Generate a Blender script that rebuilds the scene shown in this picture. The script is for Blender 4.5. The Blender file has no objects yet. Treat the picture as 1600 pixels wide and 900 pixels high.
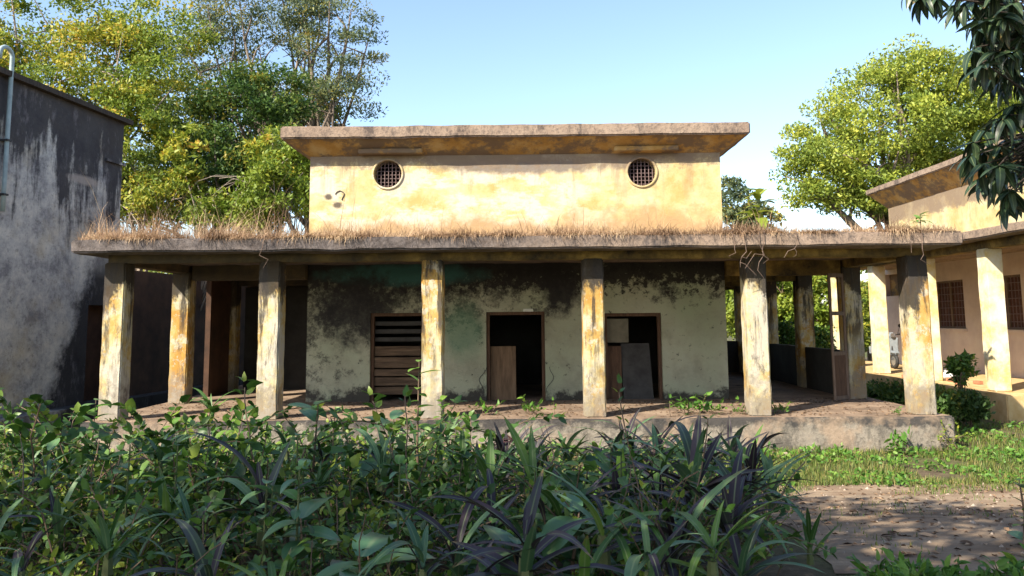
import bpy, bmesh, math, random
import numpy as np
from mathutils import Vector, Matrix, Euler, noise as mnoise
random.seed(7); RNG = np.random.default_rng(7)
SC = bpy.context.scene
COL = SC.collection
R = math.radians
# ------------------------------------------------------------------ camera
F = 1230.0; PY0 = 363.0; ZC = 2.30
cam_d = bpy.data.cameras.new('camera'); cam = bpy.data.objects.new('camera', cam_d); COL.objects.link(cam)
cam_d.sensor_width = 36; cam_d.lens = F/1600*36; cam_d.shift_y = -(450-PY0)/1600
cam_d.clip_start = .05; cam_d.clip_end = 2000
cam.location = (0, 0, ZC)
cam.rotation_euler = (R(90)+math.atan((500-PY0)/F), .0085, .012)
SC.camera = cam
CR = cam.rotation_euler.to_matrix()
def at(px, py, Y):
    d = CR @ Vector(((px-800)/F, -(py-PY0)/F, -1))
    return Vector((0, 0, ZC)) + d*(Y/d.y)
# ------------------------------------------------------------------ light
S = Vector((1.0, 1.0, -1.1)).normalized()            # the way the sunlight travels
elev = math.asin(-S.z)
w = bpy.data.worlds.new('World'); SC.world = w; w.use_nodes = True
nt = w.node_tree; nt.nodes.clear()
sky = nt.nodes.new('ShaderNodeTexSky'); sky.sky_type = 'NISHITA'; sky.sun_disc = False
sky.sun_elevation = elev; sky.sun_rotation = math.atan2(-S.x, -S.y) % (2*math.pi)
sky.air_density = 1.0; sky.dust_density = 1.0; sky.ozone_density = 1.0
bgn = nt.nodes.new('ShaderNodeBackground'); bgn.inputs['Strength'].default_value = .11
wo = nt.nodes.new('ShaderNodeOutputWorld')
nt.links.new(sky.outputs[0], bgn.inputs[0]); nt.links.new(bgn.outputs[0], wo.inputs[0])
sl = bpy.data.lights.new('sun', 'SUN'); sl.energy = 4.0; sl.angle = R(.5); sl.color = (1, .91, .75)
so = bpy.data.objects.new('sun', sl); COL.objects.link(so)
so.rotation_euler = S.to_track_quat('-Z', 'Y').to_euler(); so.location = (-30, -30, 33)
SC.view_settings.view_transform = 'Standard'; SC.view_settings.look = 'None'
SC.view_settings.exposure = 1.55; SC.view_settings.gamma = 1; SC.view_settings.use_curve_mapping = False

# ------------------------------------------------------------------ material helper
class G:
    def __init__(s, name, rough=.85, spec=.25):
        s.m = bpy.data.materials.new(name); s.m.use_nodes = True
        s.nt = s.m.node_tree; s.b = s.nt.nodes['Principled BSDF']; s.out = s.nt.nodes['Material Output']
        s.b.inputs['Roughness'].default_value = rough
        s.b.inputs['Specular IOR Level'].default_value = spec
        s.pos = s.nt.nodes.new('ShaderNodeNewGeometry').outputs['Position']
        sp = s.nt.nodes.new('ShaderNodeSeparateXYZ'); s.nt.links.new(s.pos, sp.inputs[0])
        s.x, s.y, s.z = sp.outputs
    def set(s, sock, v):
        if hasattr(v, 'is_linked'): s.nt.links.new(v, sock)
        else:
            if isinstance(v, (tuple, list)) and len(v) == 3 and sock.type == 'RGBA': v = (*v, 1)
            sock.default_value = v
    def noise(s, scale, detail=5, rough=.6, vec=None, dist=0, stretch=None):
        n = s.nt.nodes.new('ShaderNodeTexNoise')
        v = vec or s.pos
        if stretch:
            mp = s.nt.nodes.new('ShaderNodeMapping'); mp.inputs['Scale'].default_value = stretch
            s.nt.links.new(v, mp.inputs[0]); v = mp.outputs[0]
        s.nt.links.new(v, n.inputs['Vector'])
        n.inputs['Scale'].default_value = scale; n.inputs['Detail'].default_value = detail
        n.inputs['Roughness'].default_value = rough; n.inputs['Distortion'].default_value = dist
        return n.outputs[0]
    def ramp(s, fac, stops):
        n = s.nt.nodes.new('ShaderNodeValToRGB'); s.set(n.inputs[0], fac)
        e = n.color_ramp.elements
        while len(e) < len(stops): e.new(.5)
        for k, (p, c) in zip(e, stops):
            k.position = p; k.color = (c, c, c, 1) if isinstance(c, (int, float)) else (*c, 1)
        return n.outputs[0]
    def mix(s, fac, a, b, blend='MIX'):
        n = s.nt.nodes.new('ShaderNodeMix'); n.data_type = 'RGBA'; n.blend_type = blend
        s.set(n.inputs[0], fac); s.set(n.inputs[6], a); s.set(n.inputs[7], b)
        return n.outputs[2]
    def math(s, op, a, b=0.0, clamp=False):
        n = s.nt.nodes.new('ShaderNodeMath'); n.operation = op; n.use_clamp = clamp
        s.set(n.inputs[0], a); s.set(n.inputs[1], b); return n.outputs[0]
    def mapr(s, v, a, b, c=0., d=1.):
        n = s.nt.nodes.new('ShaderNodeMapRange'); s.set(n.inputs[0], v)
        for i, k in enumerate((a, b, c, d)): n.inputs[i+1].default_value = k
        return n.outputs[0]
    def attr(s, name):
        n = s.nt.nodes.new('ShaderNodeAttribute'); n.attribute_name = name; return n.outputs['Fac']
    def rand(s): return s.nt.nodes.new('ShaderNodeObjectInfo').outputs['Random']
    def color(s, c): s.set(s.b.inputs['Base Color'], c); return s
    def bump(s, h, strength=.4, dist=.02):
        n = s.nt.nodes.new('ShaderNodeBump'); n.inputs['Strength'].default_value = strength
        n.inputs['Distance'].default_value = dist; s.set(n.inputs['Height'], h)
        s.nt.links.new(n.outputs[0], s.b.inputs['Normal']); return s
    def blot(s, cx, cy, rx, ry, horiz='x', soft=.7, wob=.6, scale=2.6):
        """an irregular stain with a centre and a size on the wall plane"""
        h = s.x if horiz == 'x' else s.y
        a = s.math('DIVIDE', s.math('SUBTRACT', h, cx), rx); b = s.math('DIVIDE', s.math('SUBTRACT', s.z, cy), ry)
        d = s.math('SQRT', s.math('ADD', s.math('MULTIPLY', a, a), s.math('MULTIPLY', b, b)))
        d = s.math('ADD', d, s.math('MULTIPLY', s.math('SUBTRACT', s.noise(scale, 7, .7), .5), wob*3))
        return s.mapr(d, 1.0+soft/2, 1.0-soft/2)

M = {}
def simple(name, c1, c2, scale=6, rough=.8, bump=.3, spec=.25, stretch=None, dist=.01):
    g = G(name, rough, spec); n = g.noise(scale, 6, .65, stretch=stretch)
    g.color(g.ramp(n, [(.3, c1), (.7, c2)]))
    if bump: g.bump(g.noise(scale*3, 5, .7, stretch=stretch), bump, dist)
    M[name] = g.m; return g
MILD = (.022, .020, .022)
# upper storey: yellow limewash, flaking to white, tan dirt rising from the roof
g = G('upper_plaster', .9); big = g.noise(.55, 5, .6); med = g.noise(1.5, 7, .68); fine = g.noise(9, 6, .7)
c = g.ramp(med, [(.36, (.41, .29, .11)), (.5, (.47, .38, .19)), (.62, (.50, .435, .27))])
wh = g.ramp(g.noise(.9, 8, .7, stretch=(1, 1, 2.2)), [(.47, 0.), (.55, 1.)])
wh = g.math('MULTIPLY', wh, g.mapr(g.x, 2.8, .6, .12, 1.))
c = g.mix(g.math('MULTIPLY', wh, .8), c, (.54, .49, .40))
tan = g.math('ADD', g.mapr(g.z, 5.0, 3.9), g.math('MULTIPLY', g.math('SUBTRACT', g.noise(.8, 7, .7), .5), 2.0))
c = g.mix(g.math('MULTIPLY', g.ramp(tan, [(.3, 0.), (.65, 1.)]), .9), c, (.34, .215, .11))
c = g.mix(g.math('MULTIPLY', g.ramp(g.noise(3.2, 8, .75), [(.54, 0.), (.66, 1.)]), .6), c, (.42, .27, .12))
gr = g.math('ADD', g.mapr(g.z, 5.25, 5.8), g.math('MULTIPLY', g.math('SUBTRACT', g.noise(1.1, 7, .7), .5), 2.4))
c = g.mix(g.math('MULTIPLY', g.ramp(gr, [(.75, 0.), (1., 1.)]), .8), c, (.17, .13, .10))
c = g.mix(g.ramp(fine, [(.66, 0.), (.8, .55)]), c, (.33, .25, .16))
sk = g.math('MULTIPLY', g.ramp(g.noise(2.6, 7, .72, stretch=(1, 1, .10)), [(.52, 0.), (.64, 1.)]), g.mapr(g.math('ADD', g.z, g.math('MULTIPLY', g.noise(1.4, 5), 1.2)), 5.2, 6.3))
c = g.mix(g.math('MULTIPLY', sk, .6), c, (.20, .14, .09))
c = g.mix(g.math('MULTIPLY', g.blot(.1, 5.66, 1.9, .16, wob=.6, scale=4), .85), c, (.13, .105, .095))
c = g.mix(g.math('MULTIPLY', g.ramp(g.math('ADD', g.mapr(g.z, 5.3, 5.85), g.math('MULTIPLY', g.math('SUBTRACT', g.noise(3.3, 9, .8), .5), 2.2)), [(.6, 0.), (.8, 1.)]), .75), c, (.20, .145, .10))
ck = g.ramp(g.noise(5.5, 9, .8, dist=1.5), [(.485, 0.), (.5, 1.), (.515, 0.)])
c = g.mix(g.math('MULTIPLY', ck, g.math('MULTIPLY', .45, g.ramp(g.noise(.9, 3), [(.5, 0.), (.6, 1.)]))), c, (.20, .14, .08))
for bx_, bz_, rx_, rz_ in ((-4.22, 5.02, .085, .06), (-4.02, 4.84, .10, .075)):
    c = g.mix(g.math('MULTIPLY', g.blot(bx_, bz_, rx_, rz_, wob=.5, scale=9), .9), c, (.06, .045, .04))
g.color(c).bump(g.math('ADD', fine, g.math('MULTIPLY', med, 2)), .5, .02); M['upper_plaster'] = g.m
# lower wall: pale green-cream wash with black mould spreading from the top and from the west end
g = G('lower_plaster', .9); med = g.noise(1.4, 7, .68); fine = g.noise(11, 6, .7)
c = g.ramp(med, [(.36, (.27, .27, .195)), (.5, (.35, .345, .255)), (.64, (.43, .41, .32))])
c = g.mix(g.ramp(g.noise(.7, 5, .6), [(.45, 0.), (.65, .7)]), c, (.26, .31, .19))
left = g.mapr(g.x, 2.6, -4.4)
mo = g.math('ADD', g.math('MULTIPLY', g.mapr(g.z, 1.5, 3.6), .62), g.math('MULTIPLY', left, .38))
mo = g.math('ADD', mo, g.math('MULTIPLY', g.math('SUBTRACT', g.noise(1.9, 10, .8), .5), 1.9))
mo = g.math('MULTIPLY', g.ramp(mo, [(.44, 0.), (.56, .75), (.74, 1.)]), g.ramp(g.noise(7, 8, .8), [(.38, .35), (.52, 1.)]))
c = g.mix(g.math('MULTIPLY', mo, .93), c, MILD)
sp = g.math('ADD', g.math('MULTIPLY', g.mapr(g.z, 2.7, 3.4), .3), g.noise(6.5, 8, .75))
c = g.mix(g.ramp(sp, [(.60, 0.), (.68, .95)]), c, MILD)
lo = g.math('ADD', g.mapr(g.z, 1.15, .58), g.math('MULTIPLY', g.math('SUBTRACT', g.noise(2.2, 8, .72), .5), 2.2))
c = g.mix(g.ramp(lo, [(.55, 0.), (.8, .93)]), c, (.035, .03, .028))
gn = g.blot(-1.25, 2.05, .42, .55, wob=.35)
c = g.mix(g.math('MULTIPLY', gn, .55), c, (.10, .22, .14))
c = g.mix(g.math('MULTIPLY', g.blot(-2.6, 3.3, 1.5, .22, wob=.4), .75), c, (.05, .16, .16))
c = g.mix(g.math('MULTIPLY', g.blot(.85, 2.95, .4, .5, wob=.7, scale=5), .95), c, MILD)
c = g.mix(g.math('MULTIPLY', g.blot(-3.5, 2.55, .8, .75, wob=.8, scale=3), .9), c, MILD)
g.color(c).bump(g.math('ADD', fine, g.math('MULTIPLY', med, 2)), .5, .02); M['lower_plaster'] = g.m
# columns
g = G('column_plaster', .9); med = g.noise(1.3, 7, .66, stretch=(1, 1, .7)); fine = g.noise(13, 6, .72)
c = g.ramp(med, [(.41, (.38, .21, .05)), (.48, (.42, .29, .10)), (.54, (.45, .38, .22)), (.62, (.42, .38, .31))])
c = g.mix(g.ramp(g.noise(3.5, 9, .78), [(.52, 0.), (.56, .75)]), c, (.46, .42, .34))
lo = g.math('ADD', g.mapr(g.z, 1.7, .7), g.math('MULTIPLY', g.math('SUBTRACT', g.noise(5, 8, .75), .5), 2.6))
c = g.mix(g.math('MULTIPLY', g.ramp(lo, [(.4, 0.), (.85, 1.)]), .75), c, (.20, .17, .14))
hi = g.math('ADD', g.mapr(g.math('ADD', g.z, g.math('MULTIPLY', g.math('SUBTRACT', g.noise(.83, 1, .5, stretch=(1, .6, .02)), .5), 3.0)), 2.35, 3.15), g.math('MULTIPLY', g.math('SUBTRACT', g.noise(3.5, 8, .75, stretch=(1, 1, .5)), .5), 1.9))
c = g.mix(g.math('MULTIPLY', g.ramp(hi, [(.60, 0.), (.80, 1.)]), .94), c, (.03, .025, .022))  # blackened tops: mould and the slab's shade painted in together
st = g.ramp(g.noise(3.0, 9, .78, stretch=(1.6, 1.6, .5)), [(.55, 0.), (.63, .8)])
c = g.mix(st, c, (.10, .08, .065))
sk = g.ramp(g.noise(5.0, 8, .75, stretch=(1, 1, .12)), [(.50, 0.), (.58, 1.)])
c = g.mix(g.math('MULTIPLY', sk, g.mapr(g.math('ADD', g.z, g.math('MULTIPLY', g.noise(.6, 3), 2.4)), 2.0, 3.6, .12, .9)), c, (.04, .034, .03))
g.color(c).bump(g.math('ADD', fine, med), .6, .015); M['column_plaster'] = g.m
# weathered concrete of the slabs
def concrete(name, a, b, dark, thr=.5, top=None):
    g = G(name, .95, .15); n = g.noise(2.5, 7, .7); f = g.noise(14, 6, .75)
    c = g.ramp(n, [(.3, a), (.7, b)])
    d = g.ramp(g.noise(1.6, 10, .8, stretch=(1, 1, .5)), [(thr-.05, 0.), (thr+.06, .9)])
    c = g.mix(d, c, dark); c = g.mix(g.ramp(f, [(.5, 0.), (.62, .6)]), c, dark)
    if top: c = top(g, c)
    g.color(c).bump(g.math('ADD', f, n), .8, .025); M[name] = g.m
concrete('slab_concrete', (.20, .15, .115), (.34, .255, .20), (.05, .045, .048), .57,
         lambda g, c: g.mix(g.math('MULTIPLY', g.mapr(g.math('ADD', g.x, g.math('MULTIPLY', g.noise(1.2, 4), 3)), 4.2, .2), .85), c, g.ramp(g.noise(6, 8, .8), [(.4, (.03, .028, .032)), (.6, (.13, .115, .115))])))
concrete('roof_concrete', (.20, .145, .11), (.33, .25, .19), (.075, .06, .055), .56)
def ptop(g, c):
    d = g.math('ADD', g.mapr(g.z, .25, .62), g.math('MULTIPLY', g.math('SUBTRACT', g.noise(2.4, 8, .75), .5), 2.4))
    c = g.mix(g.math('MULTIPLY', g.ramp(d, [(.38, 0.), (.68, 1.)]), .88), c, (.045, .042, .042))
    return g.mix(g.ramp(g.noise(1.0, 6, .65), [(.52, 0.), (.62, .7)]), c, (.33, .24, .17))
concrete('plinth_plaster', (.18, .16, .13), (.29, .25, .205), (.09, .08, .07), .52, ptop)
g = G('floor_earth', .95); n = g.noise(1.5, 7, .7); f = g.noise(16, 6, .75)
c = g.ramp(n, [(.36, (.13, .095, .07)), (.5, (.22, .155, .11)), (.64, (.31, .23, .165))])
c = g.mix(g.ramp(f, [(.5, 0.), (.7, .5)]), c, (.14, .10, .07)); g.color(c).bump(f, .6, .02); M['floor_earth'] = g.m
# ochre eaves
g = G('ochre_plaster', .9); n = g.noise(1.8, 7, .7); f = g.noise(9, 7, .75)
c = g.ramp(n, [(.35, (.28, .15, .04)), (.5, (.37, .21, .06)), (.65, (.43, .29, .12))])
c = g.mix(g.ramp(g.noise(1.3, 8, .75, stretch=(1, 1, 1.5)), [(.46, 0.), (.54, .85)]), c, (.13, .095, .07))
c = g.mix(g.ramp(f, [(.6, 0.), (.72, .7)]), c, (.18, .12, .07)); g.color(c).bump(f, .5, .015); M['ochre_plaster'] = g.m
# beams under the canopy
g = G('beam_plaster', .9); n = g.noise(1.2, 8, .72)
c = g.ramp(n, [(.36, (.03, .026, .022)), (.5, (.16, .11, .04)), (.64, (.40, .27, .08))])
c = g.mix(g.math('MULTIPLY', g.mapr(g.x, 1, -5), .8), c, (.05, .043, .038))
g.color(c).bump(g.noise(12, 6), .5, .02); M['beam_plaster'] = g.m
# soot-black gable wall of the left-hand building (h runs along y)
g = G('mouldy_plaster', .92); n = g.noise(1.3, 10, .8); f = g.noise(8, 7, .76); vs = g.noise(2.2, 7, .7, stretch=(1, 1, .16))
c = g.ramp(n, [(.38, (.22, .21, .215)), (.5, (.44, .42, .40)), (.6, (.60, .56, .50))])
c = g.mix(g.ramp(g.noise(.7, 5), [(.5, 0.), (.7, .7)]), c, (.42, .33, .20))
top = g.math('ADD', g.math('ADD', g.mapr(g.z, 3.7, 7.4), g.mapr(g.y, 19.3, 21.2, 0., .22)), g.math('MULTIPLY', g.math('SUBTRACT', vs, .5), 2.2))
top = g.math('ADD', top, g.math('MULTIPLY', g.math('SUBTRACT', g.noise(1.6, 8, .75), .5), .9))
c = g.mix(g.math('MULTIPLY', g.ramp(top, [(.36, 0.), (.62, 1.)]), .93), c, (.03, .027, .033))
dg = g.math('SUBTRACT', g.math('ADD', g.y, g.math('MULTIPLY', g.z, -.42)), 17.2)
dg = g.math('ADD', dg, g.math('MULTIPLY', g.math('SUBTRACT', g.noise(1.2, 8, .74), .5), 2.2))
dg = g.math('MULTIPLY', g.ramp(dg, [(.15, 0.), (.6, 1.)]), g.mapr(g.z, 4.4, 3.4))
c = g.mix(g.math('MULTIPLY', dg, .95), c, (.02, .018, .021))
bt = g.math('ADD', g.mapr(g.z, 1.2, .2), g.math('MULTIPLY', g.math('SUBTRACT', g.noise(1.7, 8, .74), .5), 2))
c = g.mix(g.math('MULTIPLY', g.ramp(bt, [(.6, 0.), (.95, 1.)]), .8), c, (.05, .045, .045))
c = g.mix(g.ramp(f, [(.55, 0.), (.68, .55)]), c, (.05, .045, .05)); c = g.mix(g.ramp(g.noise(3.1, 9, .8, stretch=(1, 1, .4)), [(.54, 0.), (.66, .5)]), c, (.24, .22, .235))
c = g.mix(g.math('MULTIPLY', g.blot(18.7, 5.75, .55, .10, 'y', wob=.35), .75), c, (.40, .34, .30))
g.color(c).bump(g.math('ADD', f, n), .6, .02); M['mouldy_plaster'] = g.m
# right-hand building
g = G('pale_plaster', .9); n = g.noise(1.3, 7, .7); f = g.noise(10, 6, .72)
c = g.ramp(n, [(.3, (.50, .40, .37)), (.55, (.60, .50, .45)), (.75, (.66, .58, .50))])
c = g.mix(g.ramp(f, [(.62, 0.), (.8, .6)]), c, (.36, .28, .24)); g.color(c).bump(f, .4, .01); M['pale_plaster'] = g.m
g = G('cream_column', .9); n = g.noise(1.6, 7, .7); f = g.noise(10, 6, .72)
c = g.ramp(n, [(.38, (.56, .42, .15)), (.5, (.60, .52, .34)), (.62, (.62, .58, .49))])
c = g.mix(g.ramp(f, [(.6, 0.), (.78, .6)]), c, (.36, .29, .20)); g.color(c).bump(f, .4, .01); M['cream_column'] = g.m
simple('rust_brown_wall', (.035, .02, .014), (.10, .05, .03), 2)
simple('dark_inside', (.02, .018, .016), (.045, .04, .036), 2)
simple('old_plank', (.04, .026, .018), (.19, .125, .08), 2, .85, .6, stretch=(.7, 4, 9))
simple('plywood', (.09, .055, .032), (.22, .14, .085), 2.0, .8, .3, stretch=(6, 4, .8))
simple('grey_board', (.03, .028, .027), (.075, .07, .068), 3, .8, .3)
simple('pale_board', (.10, .09, .065), (.20, .175, .13), 3, .8, .2)
simple('door_wood', (.06, .032, .02), (.13, .07, .042), 5, .7, .4, stretch=(5, 5, .7))
simple('frame_wood', (.11, .075, .055), (.19, .13, .095), 5, .7, .4, stretch=(5, 5, .7))
simple('window_wood', (.07, .028, .022), (.14, .06, .045), 4, .7, .4)
simple('rusty_iron', (.11, .075, .075), (.21, .15, .145), 12, .7, .3)
simple('galvanised', (.22, .28, .29), (.36, .43, .44), 4, .5, .1, .4)
simple('dark_iron', (.03, .03, .033), (.06, .055, .055), 6, .6, .2)
simple('ring_plaster', (.42, .31, .16), (.60, .50, .33), 5, .9, .3)
simple('tube_white', (.6, .6, .55), (.75, .75, .7), 3, .4, 0)
simple('black_rubber', (.02, .02, .02), (.04, .04, .04), 9, .7, .2)
simple('grey_paint', (.20, .23, .26), (.30, .33, .36), 5, .35, 0, .5)
simple('chrome', (.5, .5, .52), (.62, .62, .64), 5, .25, 0, .5); M['chrome'].node_tree.nodes['Principled BSDF'].inputs['Metallic'].default_value = .9
simple('brick_red', (.30, .12, .07), (.44, .20, .11), 9, .9, .5)
simple('sack_white', (.66, .63, .58), (.78, .76, .72), 5, .8, .3)
simple('rubble_stone', (.24, .19, .15), (.40, .32, .25), 6, .9, .6)
simple('ochre_block', (.42, .27, .10), (.58, .43, .24), 3, .9, .6)
simple('bark_grey', (.12, .095, .075), (.24, .19, .15), 7, .9, .8, stretch=(3, 3, .6), dist=.03)
simple('bark_pale', (.24, .19, .15), (.36, .30, .25), 7, .9, .6, stretch=(3, 3, .6), dist=.03)
simple('bark_dark', (.035, .028, .024), (.08, .062, .05), 7, .9, .8, stretch=(3, 3, .6), dist=.03)
simple('stem_green', (.06, .09, .03), (.13, .13, .055), 7, .7, .2)
simple('stem_brown', (.09, .06, .04), (.18, .125, .085), 8, .9, .4)
simple('dry_vine', (.10, .07, .055), (.20, .14, .11), 8, .9, .4)

def leafmat(name, stops, trans=.35, rough=.5, spec=.35, obj_rand=False):
    g = G(name, rough, spec)
    v = g.rand() if obj_rand else g.attr('rnd')
    v = g.math('ADD', v, g.math('MULTIPLY', g.math('SUBTRACT', g.noise(1.1 if not obj_rand else 9, 3), .5), .5), clamp=True)
    c = g.ramp(v, stops)
    if obj_rand:
        c = g.mix(g.math('MULTIPLY', g.ramp(g.attr('rib'), [(.80, 0.), (.95, 1.)]), .45), c, (.20, .25, .12))
        wear = g.math('ADD', g.math('MULTIPLY', g.math('POWER', g.attr('tip'), 4.0), .5), g.math('MULTIPLY', g.math('SUBTRACT', g.noise(22, 6, .75), .5), 1.0))
        wear = g.math('ADD', wear, g.math('MULTIPLY', g.math('FRACT', g.math('MULTIPLY', g.rand(), 37.7)), .30))
        c = g.mix(g.ramp(wear, [(.50, 0.), (.66, .85)]), c, (.20, .14, .05))
    g.color(c)
    t = g.nt.nodes.new('ShaderNodeBsdfTranslucent')
    g.nt.links.new(g.mix(.55, c, (.30, .34, .02), 'ADD') if False else c, t.inputs[0])
    ms = g.nt.nodes.new('ShaderNodeMixShader'); ms.inputs[0].default_value = trans
    g.nt.links.new(g.b.outputs[0], ms.inputs[1]); g.nt.links.new(t.outputs[0], ms.inputs[2])
    g.nt.links.new(ms.outputs[0], g.out.inputs[0]); M[name] = g.m
leafmat('leaf_yellow', [(.0, (.08, .14, .02)), (.35, (.18, .25, .035)), (.65, (.32, .35, .045)), (.87, (.52, .42, .05)), (1, (.46, .26, .05))], .42)
leafmat('leaf_mid', [(.0, (.03, .075, .02)), (.5, (.075, .14, .03)), (.85, (.16, .21, .035)), (1, (.34, .27, .04))], .4)
leafmat('leaf_olive', [(.0, (.05, .09, .02)), (.5, (.13, .18, .035)), (.8, (.26, .26, .04)), (1, (.42, .31, .05))], .42)
leafmat('leaf_dark', [(.0, (.022, .055, .018)), (.6, (.06, .11, .028)), (.9, (.10, .14, .03)), (1, (.22, .19, .03))])
leafmat('leaf_blue', [(.0, (.06, .095, .055)), (.5, (.12, .16, .08)), (.8, (.24, .25, .08)), (1, (.45, .34, .06))], .4)
leafmat('leaf_rain', [(.0, (.10, .16, .03)), (.4, (.24, .31, .05)), (.75, (.38, .42, .06)), (1, (.46, .45, .07))], .42)
leafmat('leaf_mango', [(.0, (.014, .030, .016)), (.6, (.025, .05, .024)), (1, (.045, .075, .03))], .15, .38, .45)
leafmat('leaf_mango_single', [(.0, (.014, .030, .016)), (.6, (.025, .05, .024)), (1, (.045, .075, .03))], .15, .38, .45, True)
leafmat('leaf_creeper', [(.0, (.018, .05, .008)), (.5, (.055, .125, .018)), (.8, (.11, .19, .028)), (1, (.27, .31, .045))], .25, .45, .4)
leafmat('leaf_lime', [(.0, (.10, .17, .02)), (.6, (.19, .26, .03)), (1, (.30, .32, .04))], .35, .5)
leafmat('leaf_weed', [(.0, (.05, .13, .02)), (.6, (.10, .22, .03)), (1, (.17, .27, .04))], .3, .5)
leafmat('leaf_strap_green', [(.0, (.03, .075, .014)), (.5, (.06, .13, .024)), (1, (.14, .21, .035))], .2, .48, .32, True)
leafmat('leaf_strap_blue', [(.0, (.04, .09, .04)), (.5, (.07, .135, .06)), (1, (.11, .18, .07))], .15, .48, .32, True)
leafmat('leaf_strap_purple', [(.0, (.016, .010, .014)), (.4, (.030, .020, .027)), (.75, (.055, .042, .055)), (1, (.03, .05, .025))], .12, .48, .32, True)
leafmat('leaf_strap_red', [(.0, (.05, .016, .018)), (.6, (.10, .03, .03)), (1, (.06, .03, .03))], .2, .48, .32, True)
leafmat('leaf_broad', [(.0, (.06, .14, .06)), (.5, (.085, .175, .075)), (1, (.12, .22, .07))], .2, .38, .5, True)
leafmat('leaf_fresh', [(.0, (.08, .18, .025)), (.6, (.12, .25, .035)), (1, (.2, .32, .05))], .35, .45, .4, True)
leafmat('grass_blade', [(.0, (.06, .10, .02)), (.5, (.11, .16, .03)), (.8, (.19, .20, .05)), (1, (.30, .24, .09))], .3, .6)
leafmat('dry_grass_blade', [(.0, (.15, .095, .065)), (.35, (.33, .215, .135)), (.7, (.50, .345, .22)), (1, (.60, .46, .30))], .25, .85, .1)
leafmat('litter', [(.0, (.07, .045, .03)), (.5, (.17, .105, .065)), (.85, (.28, .18, .11)), (1, (.36, .25, .16))], .1, .85, .15)
# ground
g = G('soil', .95, .15); n = g.noise(.35, 6, .65); f = g.noise(7, 7, .75)
c = g.ramp(f, [(.3, (.055, .042, .028)), (.55, (.12, .09, .06)), (.75, (.20, .15, .10))])
c = g.mix(g.ramp(n, [(.42, 0.), (.6, .85)]), c, g.ramp(f, [(.3, (.04, .06, .016)), (.7, (.10, .12, .03))]))
g.color(c).bump(f, .8, .03); M['soil'] = g.m
g = G('path_earth', .95, .15); n = g.noise(.9, 7, .7, stretch=(.5, 1.4, 1)); f = g.noise(18, 7, .78)
c = g.ramp(n, [(.36, (.15, .105, .07)), (.5, (.24, .175, .12)), (.64, (.32, .245, .17))])
c = g.mix(g.ramp(g.noise(2.6, 8, .75, stretch=(.45, 1.3, 1)), [(.5, 0.), (.64, .6)]), c, (.16, .095, .06))
c = g.mix(g.ramp(f, [(.55, 0.), (.75, .5)]), c, (.13, .10, .075)); g.color(c).bump(f, .5, .015); M['path_earth'] = g.m

# ------------------------------------------------------------------ mesh helper
def smoothstep(a, b, x):
    t = min(1, max(0, (x-a)/(b-a))); return t*t*(3-2*t)
def gz(Y): return .62*(1-smoothstep(4.5, 12.2, Y))
def mesh_from(name, V, Fs, mats, smooth=False, rnd=None, mi=None):
    me = bpy.data.meshes.new(name)
    V = np.asarray(V, dtype=np.float32)
    if isinstance(Fs, np.ndarray):
        n, k = Fs.shape
        me.vertices.add(len(V)); me.vertices.foreach_set('co', V.ravel())
        me.loops.add(n*k); me.loops.foreach_set('vertex_index', Fs.ravel().astype(np.int32))
        me.polygons.add(n); me.polygons.foreach_set('loop_start', (np.arange(n)*k).astype(np.int32))
        me.update(calc_edges=True)
    else:
        me.from_pydata([tuple(map(float, v)) for v in V], [], Fs); me.update()
    for m in (mats if isinstance(mats, (list, tuple)) else [mats]): me.materials.append(M[m])
    if smooth: me.polygons.foreach_set('use_smooth', [True]*len(me.polygons))
    if rnd is not None:
        a = me.attributes.new('rnd', 'FLOAT', 'POINT'); a.data.foreach_set('value', np.asarray(rnd, dtype=np.float32))
    return me
def link(name, me, parent=None, loc=(0, 0, 0)):
    o = bpy.data.objects.new(name, me); COL.objects.link(o); o.location = loc
    if parent: o.parent = parent
    return o
def tag(o, label=None, cat=None, group=None, kind=None):
    if label: o['label'] = label
    if cat: o['category'] = cat
    if group: o['group'] = group
    if kind: o['kind'] = kind
    return o
def thing(name, loc, label, cat, group=None, rz=0):
    o = bpy.data.objects.new(name, None); COL.objects.link(o); o.location = loc; o.rotation_euler = (0, 0, rz)
    o.empty_display_size = .2
    return tag(o, label, cat, group)
def root_of(p):
    while p.parent: p = p.parent
    return p
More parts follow.
